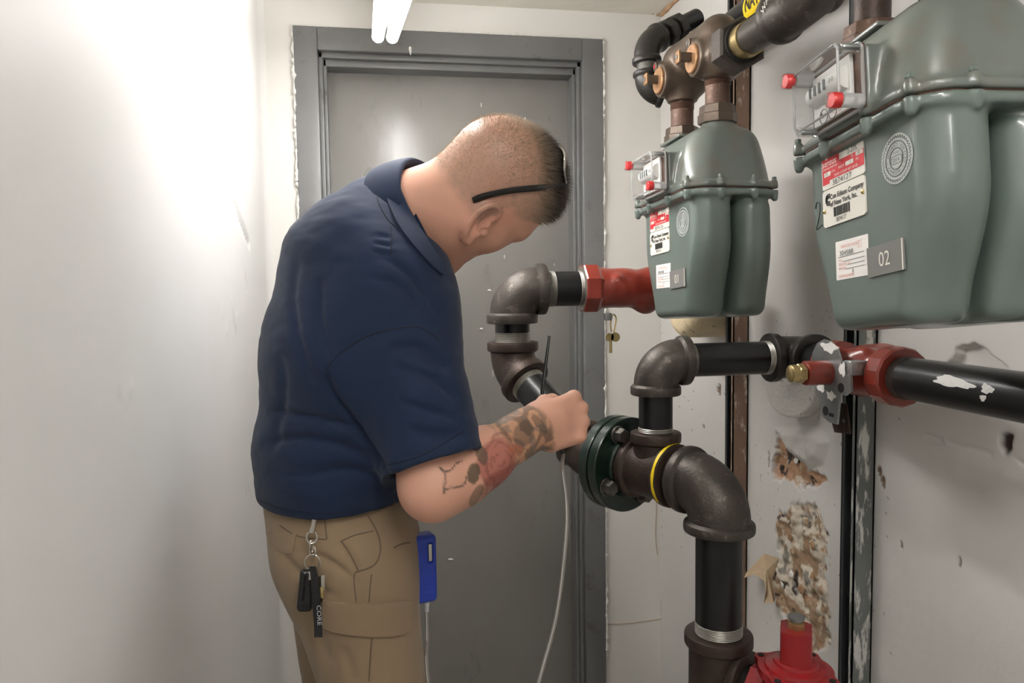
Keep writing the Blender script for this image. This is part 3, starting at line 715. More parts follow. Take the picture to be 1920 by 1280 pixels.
prof = [(-.030, .046), (-.012, .054), (.006, .052), (.024, .040), (.034, .022), (.036, .004), (.058, .000), (.060, -.022), (.046, -.032), (.036, -.030), (.034, -.036), (.030, -.050), (.026, -.082), (.006, -.082), (-.016, -.074), (-.018, -.050), (-.030, -.038), (-.042, -.016), (-.046, .010), (-.042, .030)]
po = MB().prism([(a*1.02, b*.96) for a, b in prof], pc, ey_, ez_, .0035).build('lever_plate', M['zinc'], side, angle=25, label='galvanised lever plate')
MB().box(pc+ey_*.048+ez_*.012+X_*.012, (.014, .010, .011), bev=.002).build('stop_tab', M['zinc'], po)
for a, b, r_ in ((.036, -.020, .0075), (-.004, -.062, .0075)):
    c = pc+ey_*a+ez_*b-X_*.0035; MB().cyl(c, c-X_*.0006, r_, 18).build('hole', M['dark'], po)
c = pc+ey_*.012+ez_*(-.066)-X_*.0038; MB().box(c, (.0003, .006, .0028)).build('slot', M['dark'], po)
for (a, b, w_, h_) in ((.004, .044, .022, .008), (.048, .010, .008, .010), (.012, -.040, .012, .007), (-.02, -.03, .010, .006)):
    c = pc+ey_*a*.82+ez_*b*.9-X_*.0036; MB().prism([(w_*math.cos(t)*(1+.3*math.sin(3*t+a*90)), h_*math.sin(t)*(1+.3*math.cos(5*t))) for t in np.linspace(0, 2*PI, 20)[:-1]], c, ey_, ez_, .0004).build('paint_splash', M['white_paint'], po)
sq = [(max(-.0155, min(.0155, .0195*math.cos(2*PI*k/40))), .0195*math.sin(2*PI*k/40)) for k in range(40)]
SEND = at(1506, 702, Y=VC[1])[0]
s0 = VC-X_*.05; mb = MB(); mb.prism(sq, (SEND+.002, VC[1], VC[2]), ey_, ez_, (VC[0]-.045)-(SEND+.002)) if False else mb.cyl((VC[0]-.045, VC[1], VC[2]), (SEND+.002, VC[1], VC[2]), .0195, 12, bev=.0015)
mb.build('stem', M['redbrown'], side)
mb = MB(); o = np.array([SEND, VC[1], VC[2]]); mb.lathe([(0, .0155), (.010, .0155), (.012, .013)], o, -X_, 6); 
nb = mb.build('nut', M['brass'], side); MB().lathe([(.010, .0135), (.014, .014), (.022, .0135), (.024, .010), (.024, 0)], o, -X_, 24, cap=False).build('stud', M['brass'], nb)
MB().prism([(-.012, .0), (.022, .0), (.034, -.045), (-.006, -.050), (-.020, -.025)], VC-X_*.045-Z_*.048, ey_, ez_, .003).build('hanging_tab', M['castbrown'], side, smooth=False)
c = VC-X_*.0465-Z_*.075+ey_*.018; MB().cyl(c, c-X_*.002, .0035, 12).build('rivet', M['zinc'], side)

# ------------------------------------------------------------------ black pipe running on towards us
bp = thing('gas_pipe', 'black steel gas pipe with splashes of white paint along the right wall', 'pipe', (XC, .6, VC[2]))
MB().cyl(VC+Yd*.075, (XC, -.4, VC[2]), R2+.0008, 40).build('pipe_barrel', M['blackpipe'], bp)
t = MB(); thread(t, VC+Yd*.088, VC+Yd*.106, R2+.0012); t.build('thread', M['castbrown'], bp)
def splash(pxs, nm, parent, cyl_o, cyl_ax, r):
    """paint splash wrapped on a pipe: polygon of photo pixels laid on the cylinder"""
    V = []
    for a, b in pxs:
        ray = FWD+RGT*(a-960)/F+UPV*(640-b)/F; o = CAM-cyl_o; ax = nrm(cyl_ax)
        d = ray-ax*(ray@ax); oo = o-ax*(o@ax); A_, B_, C_ = d@d, 2*d@oo, oo@oo-r*r; D_ = B_*B_-4*A_*C_
        tt = (-B_-math.sqrt(max(D_, 0)))/(2*A_); V.append(CAM+ray*tt)
    mb = MB(); c = sum(V)/len(V); ax = nrm(cyl_ax); q = c-cyl_o; rad = q-ax*(q@ax); c = cyl_o+ax*(q@ax)+nrm(rad)*r
    mb.raw([c]+V, [(0, i+1, (i+1) % len(V)+1) for i in range(len(V))]); return mb.build(nm, M['white_paint'], parent)
def blob(cx, cy, w_, h_, ang, seed):
    rs = np.random.default_rng(seed); out = []
    for t in np.linspace(0, 2*PI, 26)[:-1]:
        q = 1+.16*math.sin(3*t+seed)+.10*math.sin(7*t+seed*2)+rs.uniform(-.06, .06); x_, y_ = w_*math.cos(t)*q, h_*math.sin(t)*q
        out.append((cx+x_*math.cos(ang)-y_*math.sin(ang), cy+x_*math.sin(ang)+y_*math.cos(ang)))
    return out
for a in ((1787, 716, 37, 10, .2, 1), (1851, 729, 12, 9, .3, 2), (1843, 746, 6, 6, 0, 3)):
    splash(blob(*a), 'paint_splash', bp, np.array([XC, 0, VC[2]]), (0, 1, 0), R2+.0014)

# ------------------------------------------------------------------ oxide red valve beside the 01 meter
rv0 = np.array([VX0, YA, pA0[2]])
rv = thing('gas_valve', 'oxide red gas valve on the iron elbow pipe with a brass seal hanging from it', 'valve', rv0+X_*.08-Z_*.05)
MB().lathe([(0, RP+.001), (.000, .0535), (.003, .056), (.030, .056), (.038, .050), (.044, .044), (.044, .03)], rv0, X_, 8).build('hex_collar', M['redbrown'], rv, angle=20)
MB().lathe([(-.0005, RP), (-.0005, .049), (.001, .049)], rv0, X_, 40, cap=False).build('collar_face', M['thread'], rv)
fx = Field(np.arange(VX0+.02, VX0+.27, .003), np.arange(YA-.075, YA+.075, .003), np.arange(rv0[2]-.085, rv0[2]+.075, .003))
fx.rcone(rv0+X_*.04, rv0+X_*.10, .047, .040); fx.rcone(rv0+X_*.10, rv0+X_*.20, .039, .037, .02); fx.rcone(rv0+X_*.150-Z_*.030, rv0+X_*.165+Z_*.01, .030, .036, .02); fx.rcone(rv0+X_*.072+np.array([0, -.034, .016]), rv0+X_*.086+np.array([0, -.034, -.004]), .014, .012, .010)
V, Q = fx.mesh(2); link('valve_body', np_mesh('valve_body', V-np.array(rv.matrix_basis.translation), Q), M['redbrown'], rv)
MB().lathe([(.20, .04), (.205, .054), (.235, .054), (.235, .03)], rv0, X_, 8).build('hex_collar', M['redbrown'], rv, angle=20)
MB().cyl(rv0+X_*.22, (XR-.11, YA, rv0[2]), RP, 24).build('nipple', M['blackpipe'], rv)
lg = at(1143, 597, Y=YA-.02)
MB().box(lg+np.array([-.004, 0, .004]), (.008, .006, .008), bev=.001).build('lock_lug', M['zinc'], rv)
sl = thing('brass_seal', 'small brass wing seal hanging under the oxide red valve', 'seal', lg-Z_*.06)
mb = MB(); a0 = lg+np.array([.004, 0, .006]); mb.tube(spline([a0-Z_*.036+X_*.000, a0-Z_*.018-X_*.002, a0+X_*.002, a0+X_*.007+Z_*.002, a0+X_*.011-Z_*.006, a0+X_*.009-Z_*.022, a0+X_*.005-Z_*.038], 6), .0017, 8); mb.build('wire_loop', M['brass'], sl)
c = at(1148, 632, Y=YA-.02); mb = MB(); mb.lathe([(-.0015, 0), (-.0015, .0095), (.0015, .0095), (.0015, 0)], c-X_*.006, Yd, 20, cap=False); mb.lathe([(-.0015, 0), (-.0015, .0105), (.0015, .0105), (.0015, 0)], c+X_*.007, Yd, 20, cap=False); mb.build('seal_disc', M['brass'], sl)
c = at(1145, 648, Y=YA-.02); MB().tube([c+Z_*.014, c-Z_*.016], .0032, 10).build('seal_tail', M['brass'], sl)
# ------------------------------------------------------------------ wall sleeves
def sleeve(name, c, ax, r, L, m, label, dome):
    o = thing(name, label, 'pipe cap', c); ax = nrm(ax)
    pr = [(0, r*.98), (L*.2, r), (L-dome*1.2, r)]+[(L-dome*1.2+dome*1.2*math.sin(t), r-dome*(1-math.cos(t))) for t in np.linspace(.2, PI/2, 6)]+[(L+.002, 0)]
    MB().lathe(pr, c, ax, 48, cap=False).build('cap', m, o); return o
M['cream'] = mat('cream pipe wrap', lin(222, 204, 168), .6, var=.15, vscale=20, col2=lin(104, 70, 38), c2lo=.58, c2hi=.68, bump=.3, bscale=70)
M['capwhite'] = mat('white painted cap', lin(222, 219, 214), .6, var=.05, vscale=20, col2=lin(120, 116, 110), c2lo=.66, c2hi=.7, bump=.4, bscale=90)
cs = at(1298, 566, X=.80)
sleeve('pipe_stub', (XR+.004, cs[1], cs[2]), (-1, .02, 0), .092, .135, M['cream'], 'cream and brown stained pipe sleeve behind the 01 meter', .03)
cs = at(1466, 724, X=.835)
so = sleeve('pipe_stub', (XR+.004, cs[1]+.004, cs[2]), (-1, -.35, .03), .066, .055, M['capwhite'], 'white painted round pipe cap sticking out of the right wall', .006)
# ------------------------------------------------------------------ gas meters
M['meter'] = mat('grey green meter enamel', lin(100, 112, 106), .30, .0, var=.05, vscale=8, coat=.35, bump=.012, bscale=70)
M['metercover'] = mat('dusty grey green meter enamel', lin(104, 111, 105), .33, .0, var=.07, vscale=7, col2=lin(110, 101, 92), c2lo=.5, c2hi=.75, coat=.25, bump=.012, bscale=70)
M['gasket'] = mat('rusty gasket', lin(70, 46, 34), .8, var=.3, vscale=90)
M['clear'] = clear_mat('clear index cover', (.97, .975, .975), .55)
M['clearrim'] = clear_mat('clear plastic with painted highlight', (.95, .95, .95), 1.0, .30)  # white mixed in to paint the bright highlights on the cover edges
M['register'] = mat('white index plate', lin(232, 231, 228), .5)
M['redplug'] = mat('red seal plug', lin(214, 46, 48), .35, coat=.3)
M['plate_white'] = mat('white name plate', lin(232, 228, 218), .4)
M['plate_red'] = mat('red print', lin(206, 40, 48), .45)
M['plate_grey'] = mat('engraved grey plate', lin(124, 123, 121), .4)
M['plate_edge'] = mat('pale bevel', lin(200, 202, 200), .35)
M['sticker'] = mat('paper sticker', lin(240, 236, 232), .6)
M['seal'] = mat('pale grey foil seal', lin(176, 181, 177), .4)
M['seal_line'] = mat('grey print', lin(92, 98, 96), .5)
M['orange'] = mat('faint red print', lin(214, 140, 126), .6)
M['redtag'] = mat('salmon tag', lin(222, 96, 84), .55)
def R3(yaw, tilt):
    cy, sy, ct, st2 = math.cos(yaw), math.sin(yaw), math.cos(tilt), math.sin(tilt)
    return np.array([[cy, sy, 0], [-sy, cy, 0], [0, 0, 1]])@np.array([[1, 0, 0], [0, ct, -st2], [0, st2, ct]])
def sstep(t): t = np.clip(t, 0, 1); return t*t*(3-2*t)
HB = .237
def rr2(p, c, h, r):          # 2-D rounded box
    a = np.abs(p[0]-c[0])-(h[0]-r); b = np.abs(p[1]-c[1])-(h[1]-r)
    return np.sqrt(np.maximum(a, 0)**2+np.maximum(b, 0)**2)+np.minimum(np.maximum(a, b), 0)-r
def smax(a, b, k): return -smin(-a, -b, k)
def pan_fn(v, u, w_):
    s = 1-.36*sstep((-w_-.085)/.155)
    sb = 1-.26*sstep((-w_-.10)/.15)
    A_ = rr2((u/s, v), (0, .053), (.133, .041), .0375)
    B_ = rr2((u/sb, v), (-.002, .141), (.127, .0365), .036)
    B_ = smax(B_, w_+.008-.0*v, .03)
    C_ = rr2((u/s, v), (0, .095), (.078, .060), .01)
    d = smin(smin(A_, B_, .003), C_, .006)
    return smax(d, -(w_+HB), .022)
def flange_fn(w0, w1, g=0.0):
    def fn(v, u, w_):
        d = rr2((u, v), (0, .0925), (.137+g, .0955+g), .05)
        return smax(d, np.abs(w_-(w0+w1)/2)-(w1-w0)/2, .003)
    return fn
BOSS = [(.0, .118), (-.004, .045), (-.004, -.045), (.004, -.112), (.060, -.134), (.128, -.134), (.180, -.116), (.19, -.03), (.19, .05), (.182, .118), (.128, .134), (.06, .134)]
def cover_fn(v, u, w_):
    t = np.clip((w_-.01)/.12, 0, 1); t2 = t**1.5
    hu = .124-.010*t2-.008*t; v0 = .006+.030*t2; v1 = .184-.022*t2
    d = rr2((u, v-(v0+v1)/2), (0, 0), (hu, (v1-v0)/2), .045)
    return smax(smax(d, w_-.126, .034), -w_+.002, .0)
gx, gy = np.arange(-.035, .225, .003), np.arange(-.165, .165, .003)
fp = Field(gx, gy, np.arange(-.255, .02, .003)); lo, hi = (-.1, -.2, -.3), (.3, .2, .3)
fp.put(pan_fn, lo, hi); fp.put(flange_fn(-.014, -.001), lo, hi, .010)
for b in BOSS: fp.rcone((b[0], b[1], -.017), (b[0], b[1], -.004), .0062, .0075, .004)
fp.put(lambda v, u, w_: w_+.001+0*u+0*v, lo, hi, 0, 'i')
panV, panQ = fp.mesh(1); pan_me = np_mesh('meter_pan', panV, panQ)
fc = Field(gx, gy, np.arange(-.01, .165, .003))
fc.put(cover_fn, lo, hi); fc.put(flange_fn(.001, .013), lo, hi, .010)
for b in BOSS: fc.rcone((b[0], b[1], .006), (b[0], b[1], .014), .0075, .0062, .004)
fc.rbox((.036, -.002, .046), (.044, .052, .036), .005, k=.010)
for (v_, u_) in ((.092, -.068), (.092, .088)): fc.rcone((v_, u_, .10), (v_, u_, .132), .032, .029, .014)
fc.put(lambda v, u, w_: -w_+.001+0*u+0*v, lo, hi, 0, 'i')
covV, covQ = fc.mesh(1); cov_me = np_mesh('meter_cover', covV, covQ)
for me, m in ((pan_me, M['meter']), (cov_me, M['metercover'])):
    me.materials.append(m); me.polygons.foreach_set('use_smooth', np.ones(len(me.polygons), bool))
EX, EY = np.array([0, -1.0, 0]), np.array([0, 0, 1.0])     # reading direction / up on the meter's front
FV = .0118
def lbox(u0, u1, w0, w1, v0, v1): return ((v0+v1)/2, (u0+u1)/2, (w0+w1)/2), (abs(v1-v0)/2, abs(u1-u0)/2, abs(w1-w0)/2)
def make_meter(loc, yaw, tilt, label, number, serial, hand):
    A_ = R3(yaw, tilt); t = thing('gas_meter', label, 'gas meter', loc, A_, group='gas meters')
    for nm, me in (('meter_pan', pan_me), ('meter_cover', cov_me)):
        o = bpy.data.objects.new(nm, me); COL.objects.link(o); o.parent = t
    B = lambda mb, nm, m, p=t, **k: mb.build(nm, M[m], p, local=True, **k)
    B(MB().prism([(x_*.99, y_*.985) for x_, y_ in rrect(.268, .192, .05, 8)], (.0925, 0, -.0015), (0, -1, 0), (1, 0, 0), .003), 'gasket', 'gasket')
    for b in BOSS:
        B(MB().lathe([(.018, .0048), (.022, .0048), (.0235, .0035)], (b[0], b[1], 0), (0, 0, 1), 6), 'bolt', 'meter')
    for (v_, u_) in ((.092, -.068), (.092, .088)):
        B(MB().lathe([(.128, .0285), (.134, .0285), (.136, .027), (.150, .0255), (.150, .018)], (v_, u_, 0), (0, 0, 1), 32), 'connection_collar', 'meter')
    B(MB().box((.066, .040, .1270), (.026, .046, .003), bev=.0015), 'top_plate', 'metercover')
    sc = MB().lathe([(0, .004), (.004, .004), (.005, .003)], (.050, .02, .130), (0, 0, 1), 6); B(sc, 'screw', 'zinc')
    B(MB().prism([(0, 0), (.036, 0), (.030, .040)], (.002, .034, .0832), (0, -1, 0), (.9, 0, .35), .0008), 'salmon_tag', 'redtag', smooth=False)
    # index
    u0, u1, w0, w1 = .0515, -.0545, .008, .081
    B(MB().box(*lbox(u0, u1, w0, w1, -.0115, -.0075), bev=.001), 'index_gasket', 'rustpipe')
    reg = B(MB().box(*lbox(u0-.008, u1+.016, w0+.006, w1-.006, -.017, -.012), bev=.001), 'index_plate', 'register')
    # counter drum and digits
    B(MB().cyl((-.017, .038, .050), (-.017, -.034, .050), .0135, 28), 'counter_drum', 'register', reg)
    mb = MB()
    for i in range(4):
        c = np.array([-.0304, .026-.0105*i, .051]); mb.prism(rrect(.0050, .0125, .0015, 3), c, EX, EY, .0005)
    B(mb, 'counter_window', 'seal_line', reg); mb = MB()
    text_mb(mb, '0 0', .008, (-.0308, -.0165, .0482), EX, EY, .0002); B(mb, 'counter_zero', 'seal_line', reg)
    for (uu, ww) in ((.020, .0215), (.000, .0215)):
        ring = [(-.0176, uu+.0088*math.cos(a), ww+.0088*math.sin(a)) for a in np.linspace(0, 2*PI, 29)[:-1]]
        dl = B(MB().tube(ring, .0004, 5, closed=True), 'test_dial', 'seal_line', reg)
        B(MB().tube([(-.0186, uu, ww), (-.0186, uu+.003, ww+.003), (-.0186, uu+.005, ww+.0062)], [.0019, .0012, .0003], 6), 'dial_hand', 'seal_line', dl)
    mb = MB(); text_mb(mb, 'CF', .006, (-.0175, -.014, .016), EX, EY); text_mb(mb, 'CUBIC FEET', .0035, (-.0175, -.014, .030), EX, EY); B(mb, 'index_lettering', 'seal_line', reg)
    # clear cover with arched top
    out = []
    hw, hh = (u0-u1)/2, (w1-w0)/2; uc, wc = (u0+u1)/2, (w0+w1)/2
    for x_, y_ in rrect(2*hw, 2*hh, .008, 5): out.append((x_, y_+(.006*(1-(x_/hw)**2) if y_ > 0 else 0)))
    V_ = []; n = len(out); lev = [(-.0115, 1.0), (-.036, .975), (-.0405, .955), (-.0425, .92)]
    for vv, s in lev: V_ += [(vv, uc-x_*s, wc+y_*s) for x_, y_ in out]
    Fc = [(l*n+i, l*n+(i+1) % n, (l+1)*n+(i+1) % n, (l+1)*n+i) for l in range(3) for i in range(n)]+[tuple(range(3*n, 4*n))]
    cv = B(MB().raw(V_, Fc), 'index_cover', 'clear', label='clear plastic index cover')
    B(MB().tube([(-.0395, uc-x_*.965, wc+y_*.965) for x_, y_ in out], .0016, 6, closed=True), 'cover_rim', 'clearrim', cv)
    B(MB().tube([(-.0115, uc-x_*1.005, wc+y_*1.005) for x_, y_ in out], .0022, 6, closed=True), 'cover_rim', 'clearrim', cv)
    for (uu, ww) in ((u0+.002, w1-.004), (u1+.004, w0+.008)):
        B(MB().cyl((-.012, uu, ww), (-.036, uu, ww), .0080, 20), 'screw_post', 'clearrim', cv)
        pl = B(MB().lathe([(.025, .0055), (.026, .0088), (.034, .0088), (.036, .0075), (.036, 0)], (-.012, uu, ww), (-1, 0, 0), 20, cap=False), 'red_plug', 'redplug')
        B(MB().lathe([(.024, .0100), (.0375, .0100), (.0385, .009)], (-.012, uu, ww), (-1, 0, 0), 20, cap=False), 'plug_sleeve', 'clear', pl)
    for (uu, ww) in ((u1+.004, w1-.004), (u0-.003, w0+.003)):
        B(MB().cyl((-.012, uu, ww), (-.036, uu, ww), .006, 16, bev=.001), 'screw_post', 'clear', cv)
        B(MB().lathe([(0, .0035), (.020, .0035), (.022, .0025)], (-.010, uu, ww), (-1, 0, 0), 8), 'screw', 'zinc', cv)
    # red and white name plate
    def plate(ul, ur, wt, wb_, r_, th, nm, m, tw=0.0, label=None):
        c = np.array([FV, (ul+ur)/2, (wt+wb_)/2]); ex = EX*math.cos(tw)+EY*math.sin(tw); ey = np.cross(np.array([-1.0, 0, 0]), ex)
        o = B(MB().prism(rrect(ul-ur, wt-wb_, r_, 4), c, ex, ey, th), nm, m, label=label, angle=40)
        def loc2(x_, y_): return c+ex*(x_-(ul-ur)/2)+ey*((wt-wb_)/2-y_)+np.array([-th-.0001, 0, 0])   # x from left, y from top
        return o, loc2, ex, ey
    o, q, ex, ey = plate(.079, -.015, -.014, -.056, .003, .0014, 'name_plate', 'plate_white', label='red and white name plate')
    mb = MB(); mb.prism([(0, 0), (.040, 0), (.040, -.0105), (.0925, -.0105), (.0925, -.030), (.016, -.030), (.016, -.034), (0, -.034)], q(.0015, .002), ex, ey, .0002); B(mb, 'red_field', 'plate_red', o, smooth=False)
    mb = MB()
    text_mb(mb, 'sensus', .0125, q(.003, .0135), ex, ey, .0006, 1.0); text_mb(mb, 'metering diaphragm', .0042, q(.004, .0175), ex, ey, .0006)
    for k in range(3): mb.box(q(.0125, .0046-.0013*k)+np.array([-.0005, 0, 0]), (.0001, .0026, .0004))
    text_mb(mb, 'CFH', .0048, q(.023, .0245), ex, ey, .0006); text_mb(mb, 'MAOP', .0048, q(.040, .0235), ex, ey, .0006); text_mb(mb, 'PSI', .0048, q(.078, .0235), ex, ey, .0006); text_mb(mb, 'CL', .0048, q(.068, .0165), ex, ey, .0006); text_mb(mb, 'TEMP COMP REF BASE', .0045, q(.029, .0305), ex, ey, .0006, 1.2)
    for (x_, y_, w_, h_) in ((.0135, .0235, .0075, .0028), (.0640, .0215, .0085, .0026), (.0855, .0155, .0075, .0024)): mb.box(q(x_, y_)+np.array([-.0004, 0, 0]), (.0001, w_, h_))
    B(mb, 'lettering', 'plate_white', o)
    mb = MB(); text_mb(mb, '2-275', .0092, q(.060, .0105), ex, ey, .0004); text_mb(mb, serial, .0098, q(.024, .0402), ex, ey, .0004, 1.25)
    text_mb(mb, '275', .0048, q(.0085, .0250), ex, ey, .0009); text_mb(mb, '5', .0048, q(.066, .0232), ex, ey, .0009); text_mb(mb, '250', .0044, q(.081, .0170), ex, ey, .0009); B(mb, 'stamped_number', 'seal_line', o)
    # company plate with bar code
    o, q, ex, ey = plate(.079, -.015, -.0575, -.1045, .005, .0020, 'barcode_plate', 'plate_white', label='white company plate with bar code')
    mb = MB(); text_mb(mb, 'Con Edison Company', .0088, q(.0185, .0135), ex, ey, .0004, .94, off=.0002); text_mb(mb, 'of New York, Inc.', .0088, q(.0185, .0225), ex, ey, .0004, .94, off=.0002)
    for k in range(3):                                            # nested C emblem
        r_ = .0068-.0021*k; cc = q(.0135, .0130)+np.array([-.0003, 0, 0])
        pts = [cc+ex*.0045+ey*r_]+[cc+ex*(r_*math.cos(a)*.75)+ey*r_*math.sin(a) for a in np.linspace(PI/2, 1.5*PI, 12)]+[cc+ex*.0045-ey*r_]
        mb.tube(pts, .0007, 4)
    x_ = .026; rs = np.random.default_rng(3)
    while x_ < .062:
        bw = rs.choice([.0004, .0004, .0008, .0012]); mb.box(q(x_+bw, .0310)+np.array([-.0003, 0, 0]), (.0001, bw, .0058)); x_ += 2*bw+rs.choice([.0006, .0010, .0014])
    text_mb(mb, serial, .0072, q(.030, .0435), ex, ey, .0004, .95); B(mb, 'lettering', 'black_ink', o)
    for (x_, y_) in ((.004, .026), (.090, .020)): B(MB().lathe([(0, .003), (.0012, .0028), (.002, .0015)], q(x_, y_), (-1, 0, 0), 10), 'rivet', 'brass', o)
    # round foil seal
    c = np.array([FV, -.074, -.056]); o = B(MB().prism([(.0275*math.cos(a), .0275*math.sin(a)) for a in np.linspace(0, 2*PI, 49)[:-1]], c, EX, EY, .0005), 'round_seal', 'seal')
    mb = MB(); P_ = lambda r_, a: c+EX*r_*math.cos(a)+EY*r_*math.sin(a)+np.array([-.0007, 0, 0])
    mb.tube([P_(.0255 if k % 2 else .0225, 2*PI*k/76) for k in range(76)], .00032, 4, closed=True)
    for r_ in (.0195, .0185, .0120, .0110): mb.tube([P_(r_, 2*PI*k/48) for k in range(48)], .00025, 4, closed=True)
    mb.tube([c+EX*x_+EY*(y_-.001)+np.array([-.0007, 0, 0]) for x_, y_ in rrect(.019, .0085, .003, 4)], .00028, 4, closed=True)
    text_mb(mb, '2014', .0062, c+EX*(-.0072)+EY*(-.0033), EX, EY, .0008); text_mb(mb, 'TESTED', .0036, c+EX*(-.0062)+EY*.0055, EX, EY, .0008)
    for k, ch in enumerate('ACCURACY VERIFIED * ACCURACY * '): 
        a = PI*.9-2*PI*k/31; e = EX*math.sin(a)-EY*math.cos(a); text_mb(mb, ch, .0050, c+(EX*math.cos(a)+EY*math.sin(a))*.0135-e*.0014, e, EX*math.cos(a)+EY*math.sin(a), .0008)
    B(mb, 'seal_print', 'seal_line', o)
    # paper sticker
    o, q, ex, ey = plate(.056, -.014, -.127, -.175, .001, .0004, 'paper_sticker', 'sticker', -.02)
    mb = MB(); text_mb(mb, 'INSPECTED DATE', .0045, q(.013, .009), ex, ey); 
    for k in range(3): text_mb(mb, 'No. 12', .0032, q(.049, .0065+.0035*k), ex, ey)
    text_mb(mb, 'MFG', .004, q(.007, .0255), ex, ey); text_mb(mb, 'PRESSURE TEST', .004, q(.007, .0305), ex, ey); text_mb(mb, 'REMARKS', .004, q(.007, .0355), ex, ey); text_mb(mb, 'CONSOLIDATED', .0045, q(.006, .0455), ex, ey)
    B(mb, 'lettering', 'orange', o)
    mb = MB()
    for (a, b, y_) in ((.005, .062, .0195), (.016, .062, .0255), (.026, .062, .0305), (.022, .062, .0355)): mb.box(q((a+b)/2, y_)+np.array([-.0003, 0, 0]), (.0001, (b-a)/2, .00022))
    text_mb(mb, hand, .0085, q(.009, .0185), ex, ey, .0004, 1.2); text_mb(mb, 'B', .006, q(.036, .0415), ex, ey, .0004); B(mb, 'handwriting', 'seal_line', o)
    # number plate
    o, q, ex, ey = plate(-.0145, -.081, -.1445, -.1790, .0008, .0026, 'number_plate', 'plate_grey', .02, label='grey engraved number plate '+number)
    mb = MB(); text_mb(mb, number, .0235, q(.0335, .0250), ex, ey, .0004, .92, 'CENTER'); mb.box(q(.0655, .01725)+np.array([0, 0, 0]), (.0002, .0009, .0172)); B(mb, 'number', 'plate_white', o)
    return t, A_, np.asarray(loc, float)
ML1 = (.558, 1.445, 1.472); ML2 = (.555, .832, 1.483)
m1, A1, L1 = make_meter(ML1, -.045, -.06, 'grey green gas meter with number plate 01, under the meter bar', '01', '3874126', '304590')
m2, A2, L2 = make_meter(ML2, .06, -.105, 'grey green gas meter with number plate 02 and a handwritten 2', '02', '3874127', '304588')
two = spline([(0, .101, -.074), (0, .098, -.068), (0, .094, -.067), (0, .0895, -.071), (0, .0905, -.081), (0, .096, -.093), (0, .1005, -.1015), (0, .095, -.1012), (0, .086, -.098)], 6)
MB().tube([(FV-.0001, q[1], q[2]) for q in two], .0006, 5).build('handwritten_two', M['black_ink'], m2, local=True)

# ------------------------------------------------------------------ meter bar over meter 01
cN = A1@np.array([.092, -.068, .150])+L1; cF = A1@np.array([.092, .088, .150])+L1
bar = thing('meter_bar', 'brown bronze meter bar casting with shut off keys above the 01 meter', 'meter bar', cN)
zN = at(1360, 146, Y=cN[1])[2]; zFr = at(1272, 192, Y=cF[1])[2]
ZB = at(1352, 66, Y=cN[1])[2]                                                   # axis height of the bar
for c, zt in ((cN, zN), (cF, zFr)):
    MB().lathe([(-.016, .037), (-.013, .0375), (.0, .0375), (.002, .035), (.016, .034), (.018, .031)], c, Z_, 8).build('swivel_nut', M['bronzecast'], bar, angle=20)
    n = MB().cyl(c+Z_*.012, (c[0], c[1], zt+.01), .0235, 28).build('nipple', M['rustpipe'], bar)
    t = MB(); thread(t, (c[0], c[1], zt-.016), (c[0], c[1], zt), .0245); t.build('thread', M['rustpipe'], n)
bn = np.array([cN[0], cN[1]-.004, ZB]); bf = np.array([cF[0], cF[1]+.012, ZB])
fx = Field(np.arange(cN[0]-.09, cN[0]+.07, .003), np.arange(bn[1]-.10, bf[1]+.07, .003), np.arange(min(zN, zFr)-.02, ZB+.06, .003))
fx.rcone(bn, bf, .036, .034)
for c, zt, b in ((cN, zN, bn), (cF, zFr, bf)):
    fx.rcone((c[0], c[1], zt+.004), (c[0], c[1], ZB-.01), .031, .036, .016, cut=((0, 0, zt), (0, 0, -1.0)))
    fx.rcone((c[0]-.046, c[1], ZB-.046), (c[0]+.02, c[1], ZB-.046), .034, .036, .012, cut=((c[0]-.050, 0, 0), (-1.0, 0, 0)))
    fx.rcone((c[0]-.048, c[1]+.012, ZB-.014), (c[0]-.02, c[1]+.012, ZB-.014), .010, .012, .008)
fx.rcone(bn-Z_*.046, bn-Z_*.046+Yd*.05, .037, .040, .016, cut=((0, bn[1]-.062, 0), (0, -1.0, 0)))
V, Q = fx.mesh(1); link('casting', np_mesh('casting', V-np.array(bar.matrix_basis.translation), Q), M['bronzecast'], bar)
M['key'] = mat('bare bronze', lin(168, 128, 92), .42, .4, var=.2, vscale=30, col2=lin(112, 84, 62), c2lo=.55, c2hi=.7)
for c in (cN, cF):
    kc = np.array([c[0]-.050, c[1], ZB-.046]); k = MB().lathe([(0, .027), (.004, .027), (.006, .025), (.006, 0)], kc, -X_, 32, cap=False).build('shut_off_key', M['key'], bar, label='bare bronze shut off key')
    MB().box(kc-X_*.016+Z_*.002, (.016, .007, .008), bev=.0015).build('key_tab', M['bronzecast'], k)
    MB().box(kc-X_*.0305+Z_*.002, (.002, .009, .0115), bev=.001).build('tab_end', M['key'], k)
    o = kc-X_*.033+Z_*.002; MB().lathe([(0, .004), (.001, .004), (.001, 0)], o, -X_, 14, cap=False).build('rivet', M['zinc'], k)
    o = kc+np.array([.002, .012, .032]); MB().lathe([(0, .010), (.008, .010), (.009, .006), (.009, 0)], o, -X_, 16, cap=False).build('lock_eye', M['bronzecast'], k)
    o = o-X_*.009; MB().lathe([(0, .0038), (.001, .0038), (.001, 0)], o, -X_, 12, cap=False).build('rivet', M['redplug'] if c is cF else M['zinc'], k)
